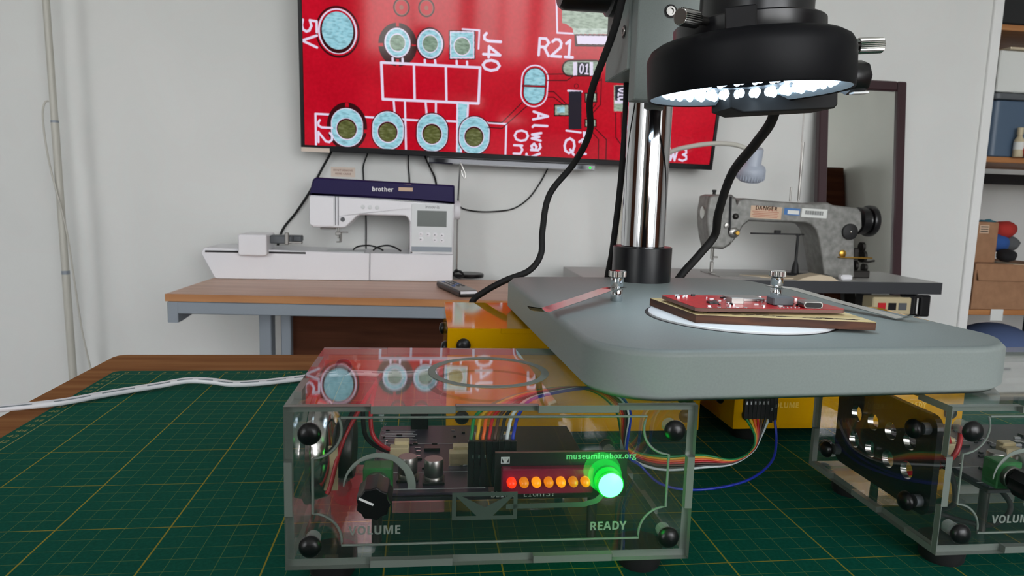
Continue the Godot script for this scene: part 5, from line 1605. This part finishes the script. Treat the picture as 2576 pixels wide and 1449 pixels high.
	part(m, "mirror_glass", MB.new().box(v3(0, hh / 2, 0.002), v3(0.275, hh - 0.06, 0.004)), M.mirror_glass)
	part(m, "backing", MB.new().box(v3(0, hh / 2, -0.010), v3(0.30, hh - 0.04, 0.006)), M.panel_wood)

# ---------------------------------------------------------------- shelves in the alcove
func build_shelving() -> void:
	var s := thing("shelf_unit", "tall shelf unit with wooden boards and black posts in the alcove", "shelf", v3(3.05, FLOOR, -2.38))
	var ys := [-0.575, -0.295, 0.362, 0.90]
	for y in ys:
		part(s, "shelf_board", MB.new().box(v3(0, y - FLOOR, 0), v3(1.10, 0.024, 0.46), 0.002), M.beech_edge)
	for x in [-0.52, -0.10, 0.52]:
		for z in [-0.21, 0.21]:
			if x == -0.52 and z > 0: continue
			part(s, "post", MB.new().box(v3(x + (0.02 if z > 0 else 0.0), 0.93, z - (0.04 if z > 0 else 0.0)), v3(0.035, 1.86, 0.03), 0.002), M.dark_shelf_metal)
	part(s, "rear_brace", MB.new().box(v3(0, 1.16, -0.22), v3(1.06, 0.05, 0.012)), M.dark_shelf_metal)
	part(s, "price_tag", MB.new().box(v3(-0.305, -0.305 - FLOOR, 0.2345), v3(0.060, 0.050, 0.0015)), M.sticker_white, "small white tag on the shelf edge")
	# what stands on the boards
	var w := thing("white_carton", "white carton lying on top of the blue plastic tub", "box", v3(2.80, 0.640, -2.30))
	part(w, "carton", MB.new().box(v3(0, 0.085, 0), v3(0.36, 0.168, 0.30), 0.004), M.sticker_white)
	part(w, "carton_flap", MB.new().box(v3(0.02, 0.176, 0.01), v3(0.34, 0.010, 0.31), 0.003), M.paper_beige)
	part(w, "carton_print", MB.new().box(v3(0.03, 0.060, 0.1505), v3(0.04, 0.008, 0.001)), M.ink_grey)
	var tb := thing("blue_tub", "dusty blue plastic tub on the upper wooden shelf", "tub", v3(2.82, 0.374, -2.30))
	part(tb, "tub_body", MB.new().at(Vector3.ZERO, Basis(Vector3.RIGHT, -PI / 2)).prism(rrect(0.40, 0.30, 0.03), 0.0, 0.235, 0.006), M.blue_tub)
	part(tb, "tub_lid", MB.new().at(v3(0, 0.235, 0), Basis(Vector3.RIGHT, -PI / 2)).prism(rrect(0.42, 0.32, 0.03), 0.0, 0.028, 0.005), M.steel_dark)
	one("red_pouch", MB.new().at(v3(0, 0.028, 0)).ball(0.055, 18, -0.5, 0.5), M.red_plastic, "red pouch in front of the blue tub on the upper shelf", "pouch", "", v3(2.795, 0.3745, -2.120))
	var bt := thing("glue_bottle", "beige bottle with a white label standing before the blue tub", "bottle", v3(2.735, 0.374, -2.128))
	part(bt, "bottle_body", MB.new().lathe(pv([0, 0, 0.018, 0, 0.019, 0.003, 0.019, 0.070, 0.010, 0.085, 0.009, 0.092, 0, 0.092]), 24), M.cream_plastic)
	part(bt, "bottle_cap", MB.new().cyl(0.012, 0.090, 0.122, 0.002, 20), M.cream_plastic)
	part(bt, "bottle_label", MB.new().lathe(pv([0.0192, 0.030, 0.0196, 0.030, 0.0196, 0.062, 0.0192, 0.062]), 24), M.sticker_white)
	one("dark_crate", MB.new().box(v3(0, 0.10, 0), v3(0.5, 0.20, 0.30), 0.006), M.black_matte, "black crate on the topmost shelf", "crate", "", v3(2.86, 0.913, -2.30))
	var lc := thing("large_carton", "large brown cardboard box on the lower wooden shelf", "box", v3(2.83, -0.283, -2.31))
	part(lc, "carton", MB.new().box(v3(0, 0.10, 0), v3(0.42, 0.198, 0.32), 0.002), M.cardboard)
	part(lc, "carton_flap", MB.new().at(v3(-0.03, 0.165, 0.162), Basis(Vector3.RIGHT, -0.3)).box(Vector3.ZERO, v3(0.34, 0.075, 0.003)), M.cardboard)
	part(lc, "tape", MB.new().box(v3(0, 0.2, 0), v3(0.05, 0.002, 0.318)), M.paper_beige)
	var sc := thing("small_carton", "small brown carton standing on the large cardboard box", "box", v3(2.705, -0.083, -2.28))
	part(sc, "carton", MB.new().box(v3(0, 0.09, 0), v3(0.115, 0.178, 0.14), 0.002), M.cardboard)
	part(sc, "carton_label", MB.new().box(v3(-0.012, 0.148, 0.0705), v3(0.045, 0.036, 0.001)), M.sticker_beige)
	var lbl := MB.new()
	for i in 3:
		lbl.box(v3(-0.012, 0.138 + i * 0.010, 0.0713), v3(0.036, 0.004, 0.0006))
	part(sc, "label_print", lbl, M.ink_black)
	var rg := RandomNumberGenerator.new()
	rg.seed = 12
	var cl := [["blue patterned cloth bundle beside the small carton", c8(44, 84, 150)], ["red cloth bundle on the large cardboard box", c8(176, 48, 40)], ["grey cloth bundle behind the red bundle", c8(86, 88, 90)], ["turquoise cloth bundle in the heap by the carton", c8(60, 130, 150)], ["black cloth bundle drooping over the cardboard box", c8(24, 24, 26)]]
	var at := [v3(2.800, 0.006, -2.27), v3(2.835, 0.060, -2.27), v3(2.880, 0.000, -2.29), v3(2.815, 0.062, -2.345), v3(2.800, -0.050, -2.190)]
	for i in 5:
		var fm := mat("bundle_%d" % i, cl[i][1], 0.9)
		var b := MB.new()
		b.at(Vector3.ZERO, Basis(Vector3.UP, i * 1.3))
		var nz := FastNoiseLite.new()
		nz.seed = 60 + i
		nz.frequency = 12.0
		b.ball(0.055 if i != 4 else 0.040, 18, -0.5, 0.75)
		for k in b.v.size():
			b.v[k] *= 1.0 + 0.35 * nz.get_noise_3dv(b.v[k])
		one("cloth_bundle", b, fm, cl[i][0], "cloth", "cloth heap on the shelf", at[i])
	one("denim_bundle", MB.new().at(v3(0, 0.05, 0)).ball(0.16, 24, -0.5, 0.6), M.denim, "pale denim bundle on the lowest shelf in the alcove", "cloth", "", v3(2.86, -0.510, -2.27))
	one("grey_blanket", MB.new().at(Vector3.ZERO).box(v3(0, 0.06, 0), v3(0.24, 0.115, 0.30), 0.03), M.cloth_grey, "folded grey blanket next to the denim bundle", "blanket", "", v3(2.64, -0.562, -2.36))

# ---------------------------------------------------------------- loose things
func build_small_things() -> void:
	# tall pole in front of the left wall, with its cord
	var p := thing("white_pole", "tall white pole with a loose cord standing before the bare wall", "pole", v3(-0.886, FLOOR, -1.83))
	p.rotation.z = 0.0165
	part(p, "lower_tube", MB.new().cyl(0.0120, 0.0, 0.72, 0.001, 20), M.pole_white)
	part(p, "middle_tube", MB.new().cyl(0.0112, 0.72, 1.20, 0.001, 20), M.pole_white)
	part(p, "upper_tube", MB.new().cyl(0.0104, 1.20, 2.30, 0.001, 20), M.pole_white)
	part(p, "joint_ring", MB.new().cyl(0.0122, 0.715, 0.728, 0.001, 20).cyl(0.0116, 1.196, 1.204, 0.001, 20), M.steel_grey)
	part(p, "foot_disc", MB.new().lathe(pv([0, 0, 0.14, 0, 0.14, 0.012, 0.03, 0.02, 0, 0.02]), 32), M.pole_white)
	part(p, "cord", MB.new().tube(smooth([v3(-0.008, 1.262, 0.010), v3(-0.018, 1.256, 0.014), v3(-0.026, 1.22, 0.016), v3(-0.024, 1.14, 0.016), v3(-0.014, 1.05, 0.016), v3(0.002, 0.96, 0.016), v3(0.020, 0.85, 0.015), v3(0.030, 0.70, 0.012), v3(0.045, 0.50, 0.008), v3(0.085, 0.25, 0.010), v3(0.11, 0.02, 0.02)], 6), 0.0028, 8), M.pole_white, "loose white cord")
	# thread stand on the desk
	var ts := thing("thread_stand", "thin wire thread stand on a black round base behind the sewing machine", "stand", v3(0.4150, -0.14, -1.885))
	part(ts, "round_base", MB.new().lathe(pv([0, 0, 0.050, 0, 0.052, 0.003, 0.052, 0.010, 0.049, 0.013, 0, 0.013]), 32), M.black_plastic)
	part(ts, "wire_rod", MB.new().tube(smooth([v3(-0.045, 0.010, 0.0), v3(-0.0465, 0.2, 0.02), v3(-0.043, 0.390, 0.05)], 6), 0.0032, 8), M.polished_steel)
	part(ts, "wire_hook", MB.new().tube(smooth([v3(-0.043, 0.390, 0.05), v3(-0.040, 0.394, 0.052), v3(-0.030, 0.372, 0.055), v3(-0.0235, 0.355, 0.055), v3(-0.027, 0.345, 0.055), v3(-0.034, 0.356, 0.055), v3(-0.038, 0.372, 0.053)], 5), 0.0022, 8), M.polished_steel)
	part(ts, "coiled_lead", MB.new().tube(smooth([v3(-0.065, 0.006, 0.06), v3(-0.055, 0.022, 0.055), v3(-0.035, 0.026, 0.06), v3(-0.025, 0.012, 0.07), v3(-0.040, 0.006, 0.08), v3(-0.058, 0.014, 0.07), v3(-0.050, 0.030, 0.06), v3(-0.030, 0.020, 0.06)], 6), 0.0035, 8), M.black_rubber)
	# remote control
	var r := thing("remote_control", "black and silver remote control lying on the beech desk", "remote control", v3(0.350, -0.1395, -1.500), deg_to_rad(15))
	part(r, "remote_body", MB.new().box(v3(0, 0.009, 0), v3(0.056, 0.017, 0.235), 0.004), M.black_plastic)
	part(r, "silver_top", MB.new().box(v3(0, 0.0185, 0), v3(0.052, 0.003, 0.230), 0.001), M.brushed_steel)
	part(r, "silver_end", MB.new().box(v3(0, 0.0140, 0.1180), v3(0.050, 0.0075, 0.0015), 0.0005), M.white_plastic)
	for i in 5:
		for j in 3:
			part(r, "key", MB.new().box(v3(-0.015 + j * 0.015, 0.0205, -0.085 + i * 0.026), v3(0.009, 0.002, 0.012), 0.0006), M.blue_key if (i + j) % 4 == 0 else M.black_plastic)
	# cables of the microscope
	one("camera_cable", MB.new().tube(smooth([v3(0.370, 0.345, 0.152), v3(0.3720, 0.310, 0.150), v3(0.3685, 0.270, 0.138), v3(0.3605, 0.2295, 0.110), v3(0.3655, 0.205, 0.090), v3(0.3605, 0.1835, 0.065), v3(0.3430, 0.1583, 0.058), v3(0.3385, 0.1300, 0.058), v3(0.3375, 0.1115, 0.060), v3(0.3283, 0.0987, 0.062), v3(0.3095, 0.0906, 0.062), v3(0.2925, 0.0809, 0.062), v3(0.2833, 0.0715, 0.062), v3(0.275, 0.040, 0.060), v3(0.262, 0.0035, 0.045), v3(0.20, 0.0028, 0.02)], 8), 0.0025, 10), M.black_rubber, "black cable hanging in a curve before the television to the yellow box", "cable", "cables of the microscope")
	one("ring_light_cable", MB.new().tube(smooth([v3(0.4545, 0.2230, 0.198), v3(0.4600, 0.2080, 0.180), v3(0.4650, 0.1960, 0.150), v3(0.4680, 0.1770, 0.110), v3(0.4730, 0.1480, 0.080), v3(0.4790, 0.1300, 0.062), v3(0.4680, 0.1139, 0.060), v3(0.4531, 0.0959, 0.060), v3(0.446, 0.080, 0.060), v3(0.437, 0.030, 0.058), v3(0.43, 0.003, 0.035)], 8), 0.0033, 10), M.black_rubber, "thick black cable hanging from behind the ring light", "cable", "cables of the microscope")
	one("post_cable", MB.new().tube(smooth([v3(0.3950, 0.30, 0.0700), v3(0.3948, 0.2259, 0.080), v3(0.3937, 0.1716, 0.080), v3(0.3905, 0.120, 0.078), v3(0.3890, 0.1000, 0.074), v3(0.386, 0.06, 0.066), v3(0.38, 0.003, 0.05)], 8), 0.0024, 10), M.black_rubber, "black cable running straight down behind the chrome post", "cable", "cables of the microscope")
	# white flat mains lead on the mat
	var L := [v3(-0.110, 0.0022, 0.135), v3(-0.06, 0.0035, 0.1135), v3(-0.0100, 0.0035, 0.0925), v3(0.016, 0.0035, 0.0700), v3(0.044, 0.0040, 0.0500), v3(0.0640, 0.0060, 0.0430), v3(0.083, 0.0060, 0.0455), v3(0.1000, 0.0045, 0.0480), v3(0.1200, 0.0038, 0.0420), v3(0.142, 0.0036, 0.0310), v3(0.1700, 0.0040, 0.0190), v3(0.190, 0.0050, 0.0180), v3(0.2150, 0.0060, 0.0255), v3(0.238, 0.0050, 0.0200), v3(0.265, 0.0040, 0.0050), v3(0.31, 0.0036, -0.010), v3(0.40, 0.0036, -0.015)]
	var lead := thing("white_lead", "white flat twin lead winding across the green cutting mat", "cable", Vector3.ZERO)
	var path := smooth(L, 8)
	var up := PackedVector3Array()
	var lo := PackedVector3Array()
	for i in path.size():
		var t := (path[mini(i + 1, path.size() - 1)] - path[maxi(i - 1, 0)]).normalized()
		var sd := t.cross(Vector3.UP).normalized()
		up.append(path[i] - sd * 0.0017)
		lo.append(path[i] + sd * 0.0017)
	part(lead, "strand", MB.new().tube(up, 0.0021, 12), M.white_plastic)
	part(lead, "strand", MB.new().tube(lo, 0.0021, 12), M.white_plastic)
	var marks := MB.new()
	for i in range(2, path.size() - 12, 7):
		for k in 5:
			var a := lo[i + k]
			var b := lo[i + k + 1]
			var sd := (b - a).cross(Vector3.UP).normalized()
			var q := sd * 0.00125 + Vector3.UP * 0.00178
			var h := (sd * 0.5 - Vector3.UP * 0.4).normalized() * 0.00045
			marks.quad(a + q + h, b + q + h, b + q - h, a + q - h)
	part(lead, "printed_dashes", marks, M.steel_grey, "grey printed dashes along the lead")
	# clear sheets lying at the far right of the mat
	for i in 3:
		var c := one("clear_sheet", MB.new().box(v3(0, 0.0027, 0), v3(0.17, 0.005, 0.105), 0.0004), M.clear_plastic, ["lowest clear plastic tray at the right edge behind the boxes", "middle clear plastic tray at the right edge behind the boxes", "topmost clear plastic tray at the right edge behind the boxes"][i], "tray", "clear plastic trays", v3(0.795 + i * 0.004, 0.0004 + i * 0.0062, 0.045 - i * 0.008), 0.06 * i)

# ---------------------------------------------------------------- the photographer behind the camera, who shades the bench
# bones: [a, b, radius at a, radius at b, colour]; one continuous surface by surface nets
func figure(bones: Array, cell: float, blend: float, mb: MB, cols: PackedColorArray) -> void:
	var lo := Vector3.INF
	var hi := -Vector3.INF
	for b in bones:
		var m: float = maxf(b[2], b[3]) + blend + 3 * cell
		lo = lo.min((b[0] as Vector3).min(b[1]) - Vector3(m, m, m))
		hi = hi.max((b[0] as Vector3).max(b[1]) + Vector3(m, m, m))
	var n := Vector3i(((hi - lo) / cell).ceil()) + Vector3i.ONE
	var f := PackedFloat32Array()
	f.resize(n.x * n.y * n.z)
	f.fill(1.0)
	for b in bones:
		var a: Vector3 = b[0]
		var d: Vector3 = b[1] - b[0]
		var l2 := maxf(d.length_squared(), 1e-9)
		var m: float = maxf(b[2], b[3]) + blend + 2 * cell
		var i0 := Vector3i(((a.min(b[1]) - lo - Vector3(m, m, m)) / cell).floor()).clamp(Vector3i.ZERO, n - Vector3i.ONE)
		var i1 := Vector3i(((a.max(b[1]) - lo + Vector3(m, m, m)) / cell).ceil()).clamp(Vector3i.ZERO, n - Vector3i.ONE)
		for z in range(i0.z, i1.z + 1):
			for y in range(i0.y, i1.y + 1):
				for x in range(i0.x, i1.x + 1):
					var p := lo + Vector3(x, y, z) * cell
					var t := clampf((p - a).dot(d) / l2, 0, 1)
					var s := p.distance_to(a + d * t) - lerpf(b[2], b[3], t)
					var k := (z * n.y + y) * n.x + x
					var g := f[k]
					var h := maxf(blend - absf(g - s), 0.0) / blend
					f[k] = minf(g, s) - h * h * blend * 0.25
	var at := {}
	var pts := PackedVector3Array()
	var col := PackedColorArray()
	var nrm := PackedVector3Array()
	for z in n.z - 1:
		for y in n.y - 1:
			for x in n.x - 1:
				var k := (z * n.y + y) * n.x + x
				var sum := Vector3.ZERO
				var cnt := 0
				var inside := f[k] < 0
				var mixed := false
				for c in range(1, 8):
					if (f[k + (c & 1) + ((c >> 1) & 1) * n.x + (c >> 2) * n.x * n.y] < 0) != inside:
						mixed = true
						break
				if not mixed:
					continue
				for c in 8:
					for ax in 3:
						if c & (1 << ax):
							continue
						var c2 := c | (1 << ax)
						var u := f[k + (c & 1) + ((c >> 1) & 1) * n.x + (c >> 2) * n.x * n.y]
						var w := f[k + (c2 & 1) + ((c2 >> 1) & 1) * n.x + (c2 >> 2) * n.x * n.y]
						if (u < 0) != (w < 0):
							var q := Vector3(c & 1, (c >> 1) & 1, c >> 2)
							q[ax] += u / (u - w)
							sum += q
							cnt += 1
				var p := lo + (Vector3(x, y, z) + sum / cnt) * cell
				at[k] = pts.size()
				pts.append(p)
				nrm.append(Vector3(f[k + 1] - f[k], f[k + n.x] - f[k], f[k + n.x * n.y] - f[k]).normalized())
				var best := 1e9
				var bc := Color.WHITE
				for b in bones:
					var a: Vector3 = b[0]
					var d: Vector3 = b[1] - b[0]
					var t := clampf((p - a).dot(d) / maxf(d.length_squared(), 1e-9), 0, 1)
					var s: float = p.distance_to(a + d * t) - lerpf(b[2], b[3], t)
					if s < best:
						best = s
						bc = b[4]
				col.append(bc)
	var step := [1, n.x, n.x * n.y]
	for z in range(1, n.z - 1):
		for y in range(1, n.y - 1):
			for x in range(1, n.x - 1):
				var k := (z * n.y + y) * n.x + x
				for ax in 3:
					var k2: int = k + step[ax]
					if (f[k] < 0) == (f[k2] < 0):
						continue
					var s1: int = step[(ax + 1) % 3]
					var s2: int = step[(ax + 2) % 3]
					var q := [k - s1 - s2, k - s2, k, k - s1]
					if f[k] >= 0:
						q.reverse()
					var ok := true
					for i in q:
						ok = ok and at.has(i)
					if not ok:
						continue
					for tr in [[0, 1, 2], [0, 2, 3]]:
						var a: int = at[q[tr[0]]]
						var b: int = at[q[tr[1]]]
						var c: int = at[q[tr[2]]]
						mb.tri(pts[a], pts[b], pts[c], nrm[a], nrm[b], nrm[c])
						for i in [a, c, b]:
							cols.append(col[i])

func build_photographer() -> void:
	var shirt := Color(0.012, 0.014, 0.020)
	var jeans := Color(0.020, 0.028, 0.050)
	var skin := Color(0.42, 0.24, 0.16)
	var hair := Color(0.02, 0.013, 0.01)
	var shoe := Color(0.02, 0.02, 0.02)
	var B := []
	var cx := 0.262
	var put := func(a: Vector3, b: Vector3, ra: float, rb: float, c: Color) -> void:
		B.append([a, b, ra, rb, c])
	put.call(v3(cx, -0.30, 1.12), v3(cx, -0.14, 1.09), 0.135, 0.125, shirt)
	put.call(v3(cx - 0.06, -0.32, 1.13), v3(cx + 0.06, -0.32, 1.13), 0.12, 0.12, jeans)
	put.call(v3(cx - 0.05, 0.0, 1.04), v3(cx + 0.05, 0.0, 1.04), 0.122, 0.122, shirt)
	put.call(v3(cx, -0.14, 1.09), v3(cx, 0.06, 1.02), 0.125, 0.115, shirt)
	put.call(v3(cx - 0.15, 0.105, 1.0), v3(cx + 0.15, 0.105, 1.0), 0.062, 0.062, shirt)
	put.call(v3(cx, 0.13, 0.99), v3(cx, 0.225, 0.955), 0.056, 0.050, skin)
	put.call(v3(cx, 0.275, 0.935), v3(cx, 0.33, 0.95), 0.072, 0.086, skin)
	put.call(v3(cx, 0.345, 0.965), v3(cx, 0.355, 0.975), 0.094, 0.094, hair)
	put.call(v3(cx, 0.282, 0.862), v3(cx, 0.265, 0.852), 0.010, 0.014, skin)
	for s in [-1, 1]:
		put.call(v3(cx + s * 0.09, 0.28, 0.945), v3(cx + s * 0.092, 0.305, 0.95), 0.012, 0.012, skin)
		put.call(v3(cx + s * 0.19, 0.10, 1.0), v3(cx + s * 0.225, 0.046, 0.86), 0.052, 0.042, shirt)
		put.call(v3(cx + s * 0.225, 0.046, 0.86), v3(cx + s * 0.115, 0.145, 0.745), 0.040, 0.028, skin)
		put.call(v3(cx + s * 0.09, -0.34, 1.13), v3(cx + s * 0.12, -0.36, 0.76), 0.088, 0.062, jeans)
		put.call(v3(cx + s * 0.12, -0.36, 0.76), v3(cx + s * 0.12, -0.78, 0.83), 0.060, 0.042, jeans)
		put.call(v3(cx + s * 0.12, -0.815, 0.85), v3(cx + s * 0.13, -0.822, 0.66), 0.042, 0.036, shoe)
	var mb := MB.new()
	var cols := PackedColorArray()
	figure(B, 0.020, 0.045, mb, cols)
	for s in [-1, 1]:
		var H := []
		var w := v3(cx + s * 0.115, 0.145, 0.745)
		var pm := v3(cx + s * 0.092, 0.150, 0.668)
		H.append([w, pm, 0.024, 0.026, skin])
		H.append([pm, pm + v3(0, 0.03, -0.005), 0.022, 0.020, skin])
		for k in 4:
			var r0: Vector3 = pm + v3(-s * 0.004, 0.030 - k * 0.019, -0.018)
			var r1: Vector3 = r0 + v3(-s * 0.012, 0.004, -0.024 - (0.004 if k == 1 else 0.0))
			H.append([r0, r1, 0.0095, 0.0088, skin])
			H.append([r1, r1 + v3(-s * 0.022, 0.0, 0.002), 0.0088, 0.0075, skin])
		var t0: Vector3 = pm + v3(-s * 0.012, 0.018, 0.004)
		H.append([t0, t0 + v3(-s * 0.024, 0.006, -0.006), 0.0115, 0.010, skin])
		H.append([t0 + v3(-s * 0.024, 0.006, -0.006), t0 + v3(-s * 0.046, 0.002, -0.010), 0.010, 0.0085, skin])
		figure(H, 0.005, 0.007, mb, cols)
	var arr := []
	arr.resize(Mesh.ARRAY_MAX)
	arr[Mesh.ARRAY_VERTEX] = mb.v
	arr[Mesh.ARRAY_NORMAL] = mb.n
	arr[Mesh.ARRAY_COLOR] = cols
	var am := ArrayMesh.new()
	am.add_surface_from_arrays(Mesh.PRIMITIVE_TRIANGLES, arr)
	var pm := mat("person_colours", Color.WHITE, 0.8)
	pm.vertex_color_use_as_albedo = true
	one("person", am, pm, "person in dark clothes seated at the bench holding up a phone", "person")
	var st := thing("work_stool", "round black stool under the seated person", "stool", v3(cx, FLOOR, 1.15))
	part(st, "seat", MB.new().lathe(pv([0, 0.36, 0.15, 0.36, 0.17, 0.375, 0.17, 0.40, 0.15, 0.415, 0, 0.418]), 36), M.black_rubber)
	for k in 4:
		var a := TAU * k / 4 + 0.4
		part(st, "leg", MB.new().tube(PackedVector3Array([v3(cos(a) * 0.10, 0.37, sin(a) * 0.10), v3(cos(a) * 0.19, 0.012, sin(a) * 0.19)]), 0.012, 10), M.steel_grey)
	var ph := thing("phone", "black phone held level in both hands behind the bench", "phone", v3(0.262, 0.160, 0.638))
	ph.rotation = v3(-0.133, -0.13, 0.03)
	part(ph, "phone_body", MB.new().prism(rrect(0.150, 0.074, 0.009), -0.004, 0.004, 0.001), M.black_satin)
	part(ph, "phone_screen", MB.new().box(v3(0, 0, 0.0042), v3(0.138, 0.068, 0.0006)), M.black_plastic)
